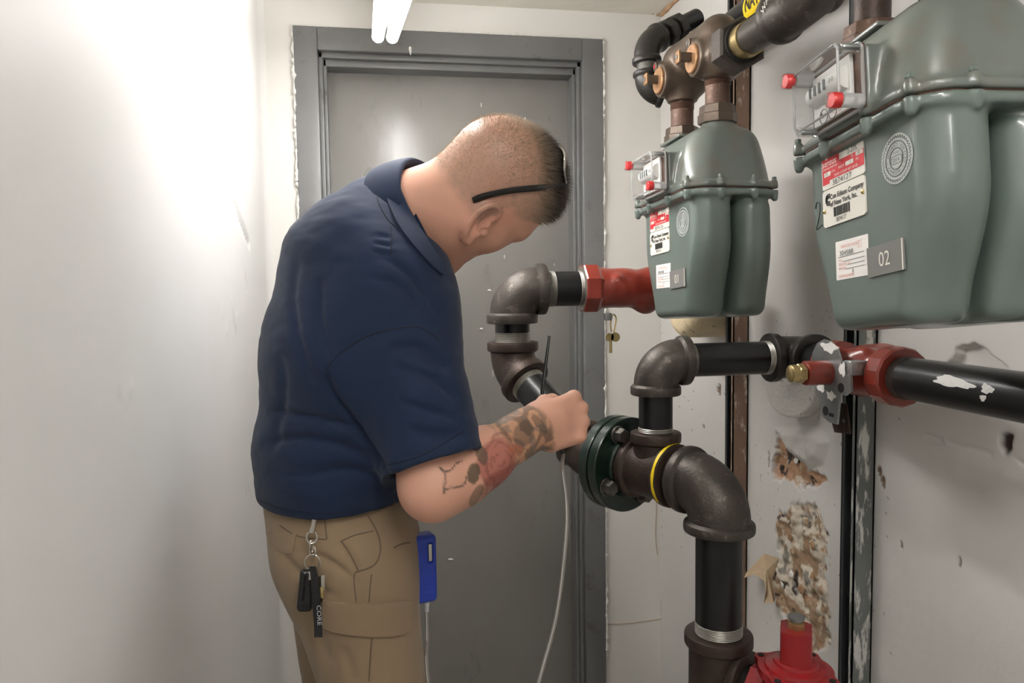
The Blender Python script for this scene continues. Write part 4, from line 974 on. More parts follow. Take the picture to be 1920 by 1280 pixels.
# union and elbow that bring the gas in
un = bn+Yd*.060-Z_*.046
MB().lathe([(-.004, .030), (-.004, .047), (.0, .049), (.034, .049), (.038, .044), (.038, .030)], un, Yd, 6).build('union_nut', M['cast'], bar, angle=20)
MB().lathe([(.036, .036), (.044, .036), (.044, .028)], un, Yd, 32).build('union_ring', M['dark'], bar)
MB().cyl(un+Yd*.040, un+Yd*.070, .0310, 32).build('union_tail', M['brass'], bar)
MB().cyl(un+Yd*.060, un+Yd*.19, .0285, 32).build('nipple', M['cast'], bar)
mp = at(1398, 38, X=.790); XM, ZM = .790, mp[2]
ec = np.array([un[0], un[1]-.216, un[2]])
mb = MB(); EO = nrm(Z_*.62+X_*.78); elbow(mb, ec, -Yd, EO, .040, .0385, .043, .016, .029); mb.build('elbow', M['cast'], bar, label='cast iron elbow beside the yellow gas marker')
mb = MB(); L = .0; text_mb(mb, 'WARD', .017, ec+np.array([-.0395, .034, -.004]), nrm((0, -.75, .66)), nrm((0, .66, .75)), .0006, .9); mb.build('cast_lettering', M['thread'], bar)
e2_ = ec+EO*.12
MB().cyl(ec+EO*.05, e2_+EO*.05, .0285, 24).build('nipple', M['blackpipe'], bar)
# by-pass bend at the far end of the bar
b0, b1_, b2_, b3_ = at(1250, 178, d=1.66), at(1214, 168, d=1.66), at(1212, 82, d=1.66), at(1306, 34, d=1.74)
mb = MB(); d1 = nrm(b0-b1_); d2 = nrm(b2_-b1_); elbow(mb, b1_, d1, d2, .026, .027, .031, .012, .021); mb.build('elbow', M['blackfit'], bar)
mb = MB(); d3 = nrm(b3_-b2_); elbow(mb, b2_, -d2, d3, .030, .028, .032, .014, .021); mb.build('elbow', M['blackfit'], bar)
n = MB().cyl(b1_+d2*.02, b2_-d2*.02, .021, 24).build('nipple', M['zincdark'], bar); t = MB(); thread(t, b1_+d2*.038, b1_+d2*.062, .0215); t.build('thread', M['thread'], n)
MB().cyl(b2_+d3*.03, b3_, .021, 24).build('nipple', M['blackpipe'], bar)
for k in (.062, .095): MB().lathe([(0, .028), (.003, .031), (.020, .031), (.023, .028)], b2_+d3*k, d3, 8).build('lock_nut', M['blackfit'], bar, angle=20)

# ------------------------------------------------------------------ gas main along the wall with its yellow marker
main = thing('gas_pipe', 'black gas main under the ceiling with a yellow gas marker', 'pipe', (XM, .5, ZM))
RM = .0380
mb = MB(); mb.lathe([(0, 0), (.001, .030), (.006, RM), (2.4, RM), (2.4, 0)], (XM, mp[1]+.17, ZM), (0, -1, 0), 40, cap=False); mb.build('pipe_barrel', M['blackpipe'], main)
mb = MB(); mb.lathe([(0, .030), (.003, .046), (.045, .046), (.048, .040)], (XM, mp[1]+.15, ZM), (0, -1, 0), 8); mb.build('cap', M['blackfit'], main, angle=20)
def cyl_pt(y, s, r): a = s/RM; return (XM-r*math.cos(a), y, ZM+r*math.sin(a))       # s = arc length up from the side facing the room
ylab = at(1393, 28, X=XM-RM)[1]; n = 24
mb = MB(); V_ = [cyl_pt(y, s, RM+.0006) for y in (ylab, ylab-.34) for s in np.linspace(-.022, .034, n)]
mb.raw(V_, [(i, i+1, n+i+1, n+i) for i in range(n-1)]); lb = mb.build('gas_marker', M['yellow'], main, label='yellow gas marker label')
cu = bpy.data.curves.new('t', 'FONT'); cu.body = 'NATURAL GAS'; cu.size = .036; cu.offset = .0006; ob = bpy.data.objects.new('t', cu); tm = bpy.data.meshes.new_from_object(ob)
bm = bmesh.new(); bm.from_mesh(tm); bmesh.ops.triangulate(bm, faces=bm.faces)
for _ in range(3): bmesh.ops.subdivide_edges(bm, edges=[e for e in bm.edges if e.calc_length() > .004], cuts=1); bmesh.ops.triangulate(bm, faces=bm.faces)
bm.to_mesh(tm); bm.free()
mb = MB(); mb.raw([cyl_pt(ylab-.008-v.co[0]*.80, v.co[1]-.010, RM+.0016) for v in tm.vertices], [tuple(p.vertices) for p in tm.polygons]); mb.build('lettering', M['black_ink'], lb)
bpy.data.objects.remove(ob); bpy.data.curves.remove(cu)

# ------------------------------------------------------------------ risers of meter 02
for (v_, u_), lab in (((.092, .088), 'rusty riser with brown swivel nut on the outlet of the 02 meter, beside its index'), ((.092, -.068), 'rusty riser with brown swivel nut on the inlet of the 02 meter')):
    c = A2@np.array([v_, u_, .150])+L2; o = thing('meter_riser', lab, 'pipe', c)
    MB().lathe([(-.016, .037), (-.013, .0375), (.0, .0375), (.002, .035), (.016, .034), (.018, .031)], c, Z_, 8).build('swivel_nut', M['rustpipe'], o, angle=20)
    MB().cyl(c+Z_*.012, (c[0], c[1], ZC), .0235, 28).build('pipe_barrel', M['castbrown'], o)
# ------------------------------------------------------------------ the man
HC = at(906, 366, d=1.165)                                   # centre between the ears
hs, ht, hf = np.array([-.21, .88, .42]), np.array([.89, -.03, .45]), None
hs = nrm(hs); ht = nrm(ht-hs*(ht@hs)); hf = np.cross(hs, ht); HS = .985
_a = math.radians(5); hs, hf = hs*math.cos(_a)-hf*math.sin(_a), hf*math.cos(_a)+hs*math.sin(_a)
HR = np.stack([hs, hf, ht])
def H(s, f, t): return HC+HS*(hs*s+hf*f+ht*t)                # head frame: s to his left, f forward (face), t to the crown
hr = lambda r: np.asarray(r)*HS
# torso chain: (pixel x, y, radius in m)
YT = 1.235
def tor(px, py): 
    p = at(px, py, Y=YT); return p
chain = [(631, 962, .116), (635, 840, .122), (671, 660, .142), (691, 505, .125), (734, 420, .080)]
SHR = at(742, 578, d=1.115); ELR = at(812, 912, d=1.045); WRR = at(1002, 800, d=1.185)
SHL = at(750, 560, d=1.40); ELL = at(690, 850, d=1.43); WRL = at(680, 1050, d=1.42)
NB = at(748, 412, Y=1.21)
HIPR, HIPL = at(654, 1020, Y=1.17), at(650, 1010, Y=1.31)
KNR, KNL = at(722, 1390, Y=1.15), np.array([HIPL[0]-.0, 1.36, .42])
ANR, ANL = np.array([KNR[0]-.01, 1.14, .05]), np.array([KNL[0]-.02, 1.38, .05])
zf = np.arange(.97, 1.63, .0027); zc = np.arange(-.04, .97, .014)
fb = Field(np.arange(-.27, .37, .0027), np.arange(.93, 1.60, .0027), np.concatenate([zc, zf]))
# head
fb.ball(H(0, -.012, .036), hr((.076, .098, .086)), HR)
fb.ball(H(0, .006, .010), hr((.068, .080, .080)), HR, .03)
fb.ball(H(0, .022, -.040), hr((.056, .060, .074)), HR, .03)
for s in (-1, 1):
    fb.rcone(H(s*.052, -.002, -.050), H(s*.022, .058, -.096), .020*HS, .018*HS, .03)       # jaw line
    fb.ball(H(s*.045, .040, -.022), hr((.019, .024, .020)), HR, .02)                       # cheek bone
    fb.rcone(H(s*.046, .058, .026), H(s*.010, .082, .022), .013*HS, .013*HS, .016)         # brow
fb.rcone(H(-.014, .064, -.104), H(.014, .064, -.104), .019*HS, .019*HS, .02)               # chin
for s in (-1, 1): fb.ball(H(s*.033, .087, .002), hr((.018, .016, .013)), HR, .010, 's')    # eye sockets
for s in (-1, 1): fb.ball(H(s*.032, .067, .002), hr((.0135, .0135, .0125)), HR, .004)
fb.rcone(H(0, .078, .012), H(0, .088, -.026), .008*HS, .012*HS, .010)                      # nose
for s in (-1, 1): fb.ball(H(s*.011, .078, -.034), hr((.009, .011, .008)), HR, .006)
fb.rcone(H(-.018, .067, -.064), H(.018, .067, -.064), .008*HS, .008*HS, .010); fb.rcone(H(-.015, .066, -.076), H(.015, .066, -.076), .008*HS, .008*HS, .008)   # lips
fb.rcone(H(-.022, .080, -.0695), H(.022, .080, -.0695), .002, .002, .004, 's')
# ears: rim, bowl, lobe
for s in (-1, 1):
    et_ = nrm(ht-.48*hf); ef_ = nrm(hf+.48*ht)
    eb = lambda a, b, c: H(s*(.072+a-(.010 if s > 0 else 0)), -.004, -.034)+HS*(ef_*b+et_*c*1.08)
    er = np.stack([nrm(hs*s*.80+ef_*(-.55)), nrm(ef_*.8+hs*s*.55), et_])
    fb.ball(eb(.004, -.006, .002), hr((.0085, .019, .031)), er, .005)
    fb.ball(eb(.013, .000, .006), hr((.0075, .0115, .018)), er, .003, 's')
    fb.ball(eb(.006, .010, -.006), hr((.012, .006, .007)), er, .003, 's')
    P_ = [eb(.006, .012, .018), eb(.010, .006, .030), eb(.014, -.010, .032), eb(.016, -.022, .020), eb(.015, -.024, .002), eb(.010, -.016, -.018), eb(.004, -.004, -.030)]
    P_ = spline(P_, 3)
    for a, b in zip(P_[:-1], P_[1:]): fb.rcone(a, b, .0040, .0040, .004)
    fb.ball(eb(.004, .000, -.026), hr((.006, .009, .011)), er, .005)
    fb.ball(eb(.004, .014, -.006), hr((.005, .005, .008)), er, .004)                       # tragus
# neck
fb.rcone(H(0, -.018, -.035), NB, .062, .070, .03); fb.rcone(H(0, .010, -.060), NB+np.array([.03, 0, -.05]), .044, .050, .03)
# trunk inside the shirt
for (a, b) in zip(chain[:-1], chain[1:]):
    fb.rcone(tor(*a[:2]), tor(*b[:2]), a[2]-.022, b[2]-.022, .03, ys=1.35 if b is not chain[-1] else 1.08, yc=YT)
# arms
def limb(F_, A, B, prof, k=.02, bow=None):
    A = np.asarray(A); B = np.asarray(B)
    for (t0, r0), (t1, r1) in zip(prof[:-1], prof[1:]):
        F_.rcone(A+(B-A)*t0, A+(B-A)*t1, r0, r1, k)
limb(fb, SHR, ELR, [(0, .056), (.3, .053), (.75, .044), (1, .0445)])
limb(fb, ELR, WRR, [(0, .0445), (.22, .047), (.45, .042), (.8, .032), (1, .030)])
limb(fb, SHL, ELL, [(0, .056), (.3, .052), (.75, .044), (1, .040)]); limb(fb, ELL, WRL, [(0, .040), (.25, .044), (.75, .032), (1, .029)])
fb.rcone(tor(*chain[3][:2]), SHR, .08, .058, .03); fb.rcone(tor(*chain[3][:2]), SHL, .08, .058, .03)
# right hand: a fist closed round the probe.  frame: a along the hand, b from thumb side to little finger, n out of the back of the hand
ha = nrm(at(1090, 770, d=1.235)-WRR); hn = nrm(np.array([-.10, -1.0, .22])); hn = nrm(hn-ha*(hn@ha)); hb = np.cross(hn, ha)
if hb[2] > 0: hb = -hb
HW = WRR+ha*.004+hb*.006
def hp(a, b, n): return HW+ha*a+hb*b+hn*n
HRm = np.stack([ha, hb, hn])
fb.rcone(WRR-ha*.01, hp(.03, .0, .0), .030, .031, .02)
fb.rbox(hp(.040, .002, .003), (.041, .039, .017), .015, HRm, .012)
PROBE = hp(.056, 0, -.040)
for i, (b_, ln_) in enumerate([(-.030, 1.0), (-.010, 1.08), (.011, 1.0), (.030, .84)]):
    kx = .084-.006*abs(i-1)-(.010 if i == 3 else 0); r_ = .0105-.0007*(i == 3)
    k0 = hp(.020, b_*.8, .006); k1 = hp(kx, b_, .010); k2 = hp(kx+.008, b_*1.02, -.026*ln_); k3 = hp(kx-.022*ln_, b_*.98, -.046*ln_); k4 = hp(kx-.040*ln_, b_*.96, -.030)
    fb.rcone(k0, k1, .010, r_+.0012, .008)
    fb.rcone(k1, k2, r_+.0012, r_, .004); fb.rcone(k2, k3, r_, r_*.95, .003); fb.rcone(k3, k4, r_*.95, r_*.85, .003)
    fb.ball(k1+hn*.003, .0095, k=.006)
t0, t1, t2, t3 = hp(.012, -.026, -.004), hp(.040, -.038, -.018), hp(.066, -.038, -.034), hp(.078, -.026, -.046)
fb.rcone(t0, t1, .016, .0125, .014); fb.rcone(t1, t2, .0125, .0110, .004); fb.rcone(t2, t3, .0110, .0090, .004)
# left hand, hanging relaxed
la = nrm(WRL-ELL); lb_ = nrm(np.cross(la, [0, 1.0, 0])); ln2 = np.cross(la, lb_)
def lp(a, b, n): return WRL+la*a+lb_*b+ln2*n
fb.rbox(lp(.045, 0, 0), (.046, .040, .015), .013, np.stack([la, lb_, ln2]), .012)
for i, b_ in enumerate((-.030, -.010, .011, .030)):
    q = [lp(.085, b_, 0), lp(.122, b_*1.05, .010), lp(.142, b_*1.05, .028), lp(.150, b_, .044)]
    for a, b in zip(q[:-1], q[1:]): fb.rcone(a, b, .0098, .0088, .004)
q = [lp(.02, -.035, .008), lp(.055, -.056, .022), lp(.085, -.058, .034)]
for a, b in zip(q[:-1], q[1:]): fb.rcone(a, b, .013, .010, .008)
# legs inside the trousers
for hip, kn, an in ((HIPR, KNR, ANR), (HIPL, KNL, ANL)):
    fb.rcone(hip, kn, .075, .055, .04); fb.rcone(kn, an, .052, .038, .02); fb.rcone(an, an+np.array([.10, 0, -.045]), .036, .03, .02)
V, Q = fb.mesh(1); del fb
# skin colour: short cropped hair stubble, tattooed forearm
N_ = normals(V, Q); C = np.zeros((len(V), 4)); C[:, 3] = 1
skin = np.array(lin(208, 158, 136)[:3]); pink = np.array(lin(206, 138, 120)[:3])
C[:, :3] = skin*(1+.10*(fbm(V, 30, 3, 1)-.5)[:, None])
rel = (V-HC)/HS; s_, f_, t_ = rel@hs, rel@hf, rel@ht
def sm(x_, a, b): return sstep((x_-a)/(b-a))
head = (np.abs(s_) < .13) & (t_ > -.14) & (f_ < .14) & (f_ > -.14)
red = np.exp(-((s_+.085)**2+(f_+.03)**2+(t_+.004)**2)/.045**2)*head; C[:, :3] = C[:, :3]*(1-.6*red[:, None])+pink*.95*.6*red[:, None]
hairline = f_-(.052+.30*np.clip(t_-.03, -.02, .08))                    # negative = haired
wob2 = (fbm(V, 60, 3, 4)-.5)*.03
side_h = sm(-(hairline+wob2), -.004, .02)*sm(t_+wob2-np.where(f_ > -.01, -.004+.7*np.clip(f_+.01, 0, .07), -.05-.10*np.clip(-f_-.01, 0, .1)), .0, .022)*head
grow = fbm(V, 240, 2, 8)
topd = sm(t_+.45*f_+wob2*.8, .055, .145)*side_h                                   # darker, longer on the crown front
stub = np.array(lin(142, 122, 104)[:3]); dark = np.array(lin(62, 46, 36)[:3])
C[:, :3] = C[:, :3]*(1-.50*side_h[:, None]*(.6+.8*grow[:, None]))+stub*(.50*side_h[:, None]*(.6+.8*grow[:, None]))
C[:, :3] = C[:, :3]*(1-.9*topd[:, None])+dark*.8*.9*topd[:, None]
beard = sm(f_, -.005, .03)*sm(-t_, .045, .075)*head*.22; C[:, :3] = C[:, :3]*(1-beard[:, None])+np.array(lin(120, 86, 66)[:3])*beard[:, None]
lash = np.exp(-(((np.abs(s_)-.034)/.020)**2+((t_-.030)/.005)**2))*(f_ > .06)*head; C[:, :3] = C[:, :3]*(1-.7*lash[:, None])+dark*.7*lash[:, None]
# tattoo laid over the outer side of the forearm
ax = WRR-ELR; L2_ = ax@ax; ta = (V-ELR)@ax/L2_; rad = np.linalg.norm(V-ELR-ta[:, None]*ax, axis=1)
fore = (ta > -.6) & (ta < 1.12) & (rad < .075) & (V[:, 0] > -.02)
pp = proj(V); ink = np.array(lin(66, 60, 54)[:3]); rose = np.array(lin(148, 62, 60)[:3]); olive = np.array(lin(84, 80, 62)[:3]); sand = np.array(lin(176, 132, 92)[:3])
def put(mask, col, a):
    mk = (np.clip(mask, 0, 1)*fore*a)[:, None]; C[:, :3] = C[:, :3]*(1-mk)+col*mk
def blobm(cx, cy, rx, ry, ang=0., soft=.25):
    dx_, dy_ = pp[:, 0]-cx, pp[:, 1]-cy; u_ = (dx_*math.cos(ang)+dy_*math.sin(ang))/rx; v_ = (-dx_*math.sin(ang)+dy_*math.cos(ang))/ry
    r_ = np.sqrt(u_*u_+v_*v_)+.35*(fbm(V, 70, 3, 6)-.5); return sstep((1-r_)/soft+.5)
slv = sm(ta, .50, .62)*sm(-ta, -1.04, -.98)
sw = np.sin(pp[:, 0]*.16+5*fbm(V, 22, 3, 12)*4)
put(slv, sand, .55); put(slv*(sw > .1), ink, .62); put(slv*(fbm(V, 45, 3, 14) > .56), np.array(lin(110, 100, 92)[:3]), .6)
put(blobm(945, 905, 52, 26, -.6), np.array(lin(120, 72, 58)[:3]), .55)
put(blobm(930, 868, 34, 46, .15), rose, .62)
for k in range(4): 
    rr_ = 10+9*k; d_ = np.abs(np.hypot(pp[:, 0]-(934+3*k), (pp[:, 1]-(862+5*k))*(.95-.12*k))-rr_+14*(fbm(V, 60, 2, 33)-.5)); put((d_ < 1.8)*(np.sin(np.arctan2(pp[:, 1]-866, pp[:, 0]-934)*2+k*1.7) > -.3), np.array(lin(92, 32, 36)[:3]), .38)
put(blobm(888, 887, 12, 20, .05, .12), olive*.7, .85); put(blobm(903, 852, 10, 20, -.35, .15), olive*.8, .75); put(blobm(893, 928, 9, 24, .5, .2), olive, .6)
put(blobm(982, 812, 20, 26, .3, .2), ink, .55); put(blobm(968, 842, 14, 10, .3, .2), np.array(lin(172, 96, 66)[:3]), .6); put(blobm(1012, 795, 24, 8, .9, .2), ink, .55)
def line(pts, wd):
    P_ = spline(np.array([[a, b, 0] for a, b in pts]), 8)[:, :2]; d_ = np.full(len(V), 1e9); sel = np.where(fore)[0]
    for a, b in zip(P_[:-1], P_[1:]):
        e_ = b-a; q_ = pp[sel]-a; t_2 = np.clip((q_@e_)/(e_@e_+1e-9), 0, 1); d_[sel] = np.minimum(d_[sel], np.linalg.norm(q_-t_2[:, None]*e_, axis=1))
    put(np.clip(1.6-d_/wd, 0, 1), ink*.8, .8)
line([(826, 876), (833, 886), (834, 905), (832, 924)], 1.6); line([(832, 922), (843, 914), (862, 912), (872, 905), (874, 894)], 1.5); line([(834, 886), (846, 880), (856, 868), (866, 864)], 1.5); line([(824, 876), (830, 882), (838, 882)], 1.4)
MAN0 = np.array([HIPR[0], 1.24, ZF])
M['skin'] = mat('skin', skin, .46, attr='Col', bump=.03, bscale=500, sss=.12)
me = np_mesh('person', V-MAN0, Q); set_col(me, C)
man = link('person', me, M['skin']); man.matrix_basis = Matrix.Translation(Vector(MAN0.tolist()))
tag(man, 'man in navy polo shirt and khaki trousers bending towards the pipe, sunglasses on his head', 'person')
bodyV, bodyQ = V, Q; BB = bvh_of(V, Q)

# ---------------- shirt
HEMZ = at(620, 973, Y=YT-.165)[2]
HEMC = at(810, 864, d=1.055); axs = nrm(HEMC-SHR); HN = nrm(axs*.8+nrm(at(820, 900, d=1.055)-at(789, 838, d=1.055))*.2)
fs = Field(np.arange(-.30, .26, .0036), np.arange(.93, 1.56, .0036), np.arange(HEMZ-.03, 1.56, .0036))
for i, (a, b) in enumerate(zip(chain[:-1], chain[1:])):
    pa, pb = tor(*a[:2]), tor(*b[:2])
    if i == 0: pa = pa-np.array([0, 0, .06])
    fs.rcone(pa, pb, a[2]+(.0 if i else .002), b[2], .04, ys=1.36 if i < 3 else 1.10, yc=YT)
fs.rcone(tor(690, 540), SHR, .105, .082, .05); fs.rcone(tor(690, 520), SHL, .10, .078, .05)
fs.rcone(SHR-axs*.02, HEMC+axs*.04, .084, .0655, .045, cut=(HEMC, HN))
fs.rcone(SHR+axs*.14, HEMC+axs*.04, .071, .0655, .02, cut=(HEMC, HN))
axl = nrm(ELL-SHL); HL = SHL+axl*.24
fs.rcone(SHL, HL+axl*.04, .080, .064, .045, cut=(HL, axl))
fs.put(lambda x_, y_, z_: (HEMZ-z_)+.0*x_+.0*y_, (-1, 0, 0), (1, 2, 3), 0, 'i')
# neck opening, and hollow mouths of the sleeves and of the hem
nax = nrm(H(0, -.02, -.04)-NB); fs.rcone(NB+nax*.020, NB+nax*.2, .076, .080, .012, 's')
fs.rcone(HEMC-HN*.030, HEMC+HN*.05, .056, .061, .004, 's'); fs.rcone(HL-axl*.03, HL+axl*.05, .054, .058, .004, 's')
def hollow(x_, y_, z_):
    c = tor(632, 965); return np.maximum(np.sqrt((x_-c[0])**2+((y_-YT)/1.36)**2)-.1125, z_-(HEMZ+.03))
fs.put(hollow, (-1, 0, 0), (1, 2, HEMZ+.05), .004, 's')
V, Q = fs.mesh(2); N_ = normals(V, Q); pp = proj(V); del fs
# folds: shallow creases drawn along pixel lines, plus a little overall slackness
disp = .005*(fbm(V, 9, 3, 3)-.5)+.0035*(fbm(V*np.array([1, 1, 2.5]), 22, 2, 6)-.5)
def crease(pts, wd, dep):
    P_ = spline(np.array([[a, b, 0] for a, b in pts]), 6)[:, :2]; d_ = np.full(len(V), 1e9); tt = np.zeros(len(V)); n = len(P_)
    for i, (a, b) in enumerate(zip(P_[:-1], P_[1:])):
        e_ = b-a; q_ = pp-a; t_2 = np.clip((q_@e_)/(e_@e_+1e-9), 0, 1); dd = np.linalg.norm(q_-t_2[:, None]*e_, axis=1)
        m_ = dd < d_; d_[m_] = dd[m_]; tt[m_] = ((i+t_2)/(n-1))[m_]
    near = np.clip((YT+.06-V[:, 1])/.08, 0, 1)
    return -dep*np.exp(-(d_/wd)**2)*np.sin(np.clip(tt, 0, 1)*PI)**.6*near
for c in [([(610, 700), (625, 740), (660, 790), (700, 850), (735, 900)], 7, .010), ([(740, 690), (790, 700), (830, 720), (858, 750)], 9, .006), ([(745, 750), (790, 765), (830, 775), (864, 790)], 9, .006),
          ([(760, 800), (800, 812), (845, 815), (870, 812)], 9, .005), ([(725, 655), (780, 650), (820, 672), (842, 690)], 9, .006), ([(560, 480), (548, 560), (560, 640), (590, 720)], 9, .005), ([(600, 520), (600, 600), (620, 680)], 10, .005),
          ([(700, 480), (735, 490), (775, 520), (805, 560), (825, 600)], 8, .005), ([(690, 520), (735, 530), (775, 560), (800, 600)], 8, .004), ([(500, 770), (560, 780), (620, 790), (690, 810)], 9, .006), ([(490, 830), (560, 822), (640, 835), (710, 870)], 9, .006),
          ([(500, 880), (570, 890), (650, 880), (720, 900)], 10, .005), ([(520, 660), (530, 720), (520, 790), (510, 850)], 10, .006), ([(700, 455), (722, 458), (736, 462)], 5, .004), ([(695, 470), (720, 474), (738, 476)], 5, .004), ([(705, 440), (722, 443), (736, 446)], 5, .003)]:
    disp += crease(*c)
V = V+N_*disp[:, None]
M['navy'] = mat('navy pique cotton', lin(23, 37, 63), .78, var=.08, vscale=14, bump=.10, bscale=900, sheen=.08, spec=.25)
M['navyseam'] = mat('navy seam', lin(15, 23, 42), .85)
shirt = link('polo_shirt', np_mesh('polo_shirt', V-MAN0, Q), M['navy'], man); SB = bvh_of(V, Q); shV, shQ = V, Q
seam(SB, 'seam', [(612, 692), (640, 660), (690, 630), (740, 616), (790, 614), (826, 640)], .0011, M['navyseam'], shirt)
seam(SB, 'seam', [(733, 425), (735, 445), (733, 480)], .0010, M['navyseam'], shirt); seam(SB, 'seam', [(723, 328), (707, 345), (710, 380), (728, 412), (742, 425)], .0010, M['navyseam'], shirt)
seam(SB, 'hem_seam', [(728, 870), (770, 860), (820, 838), (868, 808)], .0010, M['navyseam'], shirt)
seam(SB, 'hem_seam', [(482, 935), (540, 955), (620, 961), (700, 955), (762, 936)], .0009, M['navyseam'], shirt)
# folded collar round the neck
ct, cbm = at(749, 303, Y=1.20), at(828, 486, Y=1.20); cc = (ct+cbm)/2+np.array([.010, .006, 0]); ca = nrm(ct-cbm); cax = nrm(nax-ca*(nax@ca)); cb_ = np.cross(cax, ca)
ra, rb_ = np.linalg.norm(ct-cbm)/2*1.0, .090
prof = [(-.046, 1.16), (-.030, 1.15), (-.012, 1.11), (.002, 1.06), (.008, 1.00), (.004, .95), (-.010, .93), (-.035, .93), (-.050, .95)]
mb = MB(); n = 56; V_ = []
for (h_, k_) in prof:
    for i in range(n):
        a = 2*PI*i/n; back = .5+.5*math.cos(a)                     # a = 0 at the nape
        hh_ = h_*(1.0+.1*math.sin(3*a)) + .006*back
        fl = k_ + (.10*(1-back) if h_ < -.02 and k_ > 1 else 0)
        V_.append(cc+cax*hh_+ca*ra*fl*math.cos(a)+cb_*rb_*fl*math.sin(a))
mb.raw(V_, [(j*n+i, j*n+(i+1) % n, (j+1)*n+(i+1) % n, (j+1)*n+i) for j in range(len(prof)-1) for i in range(n)])
col_ = mb.build('collar', M['navy'], man, angle=None)
CB = bvh_of(np.concatenate([shV, bodyV]), np.concatenate([shQ, bodyQ+len(shV)]))
patch(CB, 'collar_flap', [(733, 308), (741, 325), (758, 367), (772, 398), (792, 440), (809, 471), (828, 500)], [(722, 322), (720, 350), (730, 392), (744, 426), (770, 460), (804, 500), (826, 517)], .0060, M['navy'], col_, 34, 8, relaxed=10)
bt = at(834, 504, Y=1.19); MB().lathe([(-.001, 0), (-.001, .0055), (.001, .0055), (.001, 0)], bt, nrm((.9, -.1, .3)), 16, cap=False).build('button', M['navyseam'], shirt)

# ---------------- trousers
ZW = HEMZ+.05
ft = Field(np.arange(-.26, .24, .0045), np.arange(.98, 1.52, .0045), np.arange(ZF+.02, ZW+.03, .0045))
pel = tor(633, 985)
ft.rcone(pel+np.array([0, 0, .05]), pel-np.array([-.012, 0, .030]), .1125, .112, .0, ys=1.33, yc=YT)
for sgn, hip, kn, an in ((-1, HIPR, KNR, ANR), (1, HIPL, KNL, ANL)):
    hp2 = hip+np.array([0, 0, -.02])
    ft.rcone(hp2, kn, .102, .070, .05); ft.rcone(kn, an+np.array([0, 0, .02]), .083, .066, .03)
ft.put(lambda x_, y_, z_: (z_-ZW)+0*x_+0*y_, (-1, 0, -1), (1, 2, 3), 0, 'i'); ft.put(lambda x_, y_, z_: (ZF+.06-z_)+0*x_+0*y_, (-1, 0, -1), (1, 2, 3), 0, 'i')
V, Q = ft.mesh(2); N_ = normals(V, Q); pp = proj(V); del ft
disp = .006*(fbm(V*np.array([1, 1, .5]), 13, 3, 3)-.5)+.004*(fbm(V*np.array([1, 1, .4]), 30, 2, 9)-.5)
for c in [([(505, 1000), (545, 1060), (590, 1100), (640, 1120)], 9, .006), ([(560, 1030), (610, 1050), (650, 1075), (670, 1100)], 8, .005), ([(590, 1035), (630, 1060), (660, 1085)], 6, .004), ([(640, 1020), (660, 1050), (672, 1075)], 6, .006), ([(640, 1210), (655, 1240), (660, 1280)], 10, .005), ([(560, 1110), (590, 1170), (620, 1250)], 10, .006)]:
    disp += crease(*c)
V = V+N_*disp[:, None]
M['khaki'] = mat('khaki ripstop cotton', lin(140, 120, 96), .8, var=.06, vscale=16, bump=.08, bscale=700, sheen=.15, spec=.3)
M['khakiseam'] = mat('khaki seam', lin(104, 88, 70), .85)
trs = link('trousers', np_mesh('trousers', V-MAN0, Q), M['khaki'], man); TB = bvh_of(V, Q)
pk = patch(TB, 'cargo_pocket_flap', [(607, 1124), (640, 1128), (690, 1130), (740, 1127), (768, 1125)], [(607, 1172), (640, 1184), (690, 1190), (740, 1190), (766, 1180)], .0055, M['khaki'], trs)
seam(TB, 'pocket_seam', [(690, 967), (708, 1000), (713, 1030), (702, 1058), (665, 1073)], .0013, M['khakiseam'], trs)
seam(TB, 'pocket_seam', [(665, 1075), (664, 1090), (668, 1128)], .0010, M['khakiseam'], trs); seam(TB, 'side_seam', [(697, 1076), (694, 1100), (692, 1128)], .0010, M['khakiseam'], trs)
seam(TB, 'side_seam', [(697, 1196), (694, 1240), (692, 1276)], .0012, M['khakiseam'], trs); seam(TB, 'belt_loop', [(609, 976), (611, 995), (613, 1010)], .0012, M['khakiseam'], trs); seam(TB, 'waist_seam', [(525, 985), (560, 1005), (613, 1011)], .0010, M['khakiseam'], trs)
patch(TB, 'back_pocket_flap', [(505, 1003), (525, 1001), (557, 1000)], [(508, 1016), (530, 1034), (550, 1036)], .0025, M['khaki'], trs, 14, 6)
seam(TB, 'front_pocket_edge', [(738, 1027), (752, 1020), (768, 1017)], .0012, M['khakiseam'], trs); seam(TB, 'pocket_fold', [(640, 1014), (655, 1035), (672, 1070)], .0010, M['khakiseam'], trs); seam(TB, 'pocket_fold', [(638, 1015), (665, 1003), (700, 995)], .0010, M['khakiseam'], trs)
# boots
M['boot'] = mat('dark leather', lin(44, 36, 30), .5, var=.1)
for an in (ANR, ANL):
    fo = Field(np.arange(an[0]-.12, an[0]+.24, .005), np.arange(an[1]-.08, an[1]+.08, .005), np.arange(ZF-.01, ZF+.20, .005))
    fo.rcone((an[0], an[1], ZF+.15), (an[0]-.01, an[1], ZF+.06), .052, .055); fo.rcone((an[0]-.03, an[1], ZF+.045), (an[0]+.16, an[1], ZF+.035), .045, .045, .03)
    fo.put(lambda x_, y_, z_: (ZF+.002-z_)+0*x_+0*y_, (-1, 0, -1), (1, 2, 3), 0, 'i')
    V, Q = fo.mesh(1); link('boot', np_mesh('boot', V-MAN0, Q), M['boot'], man)

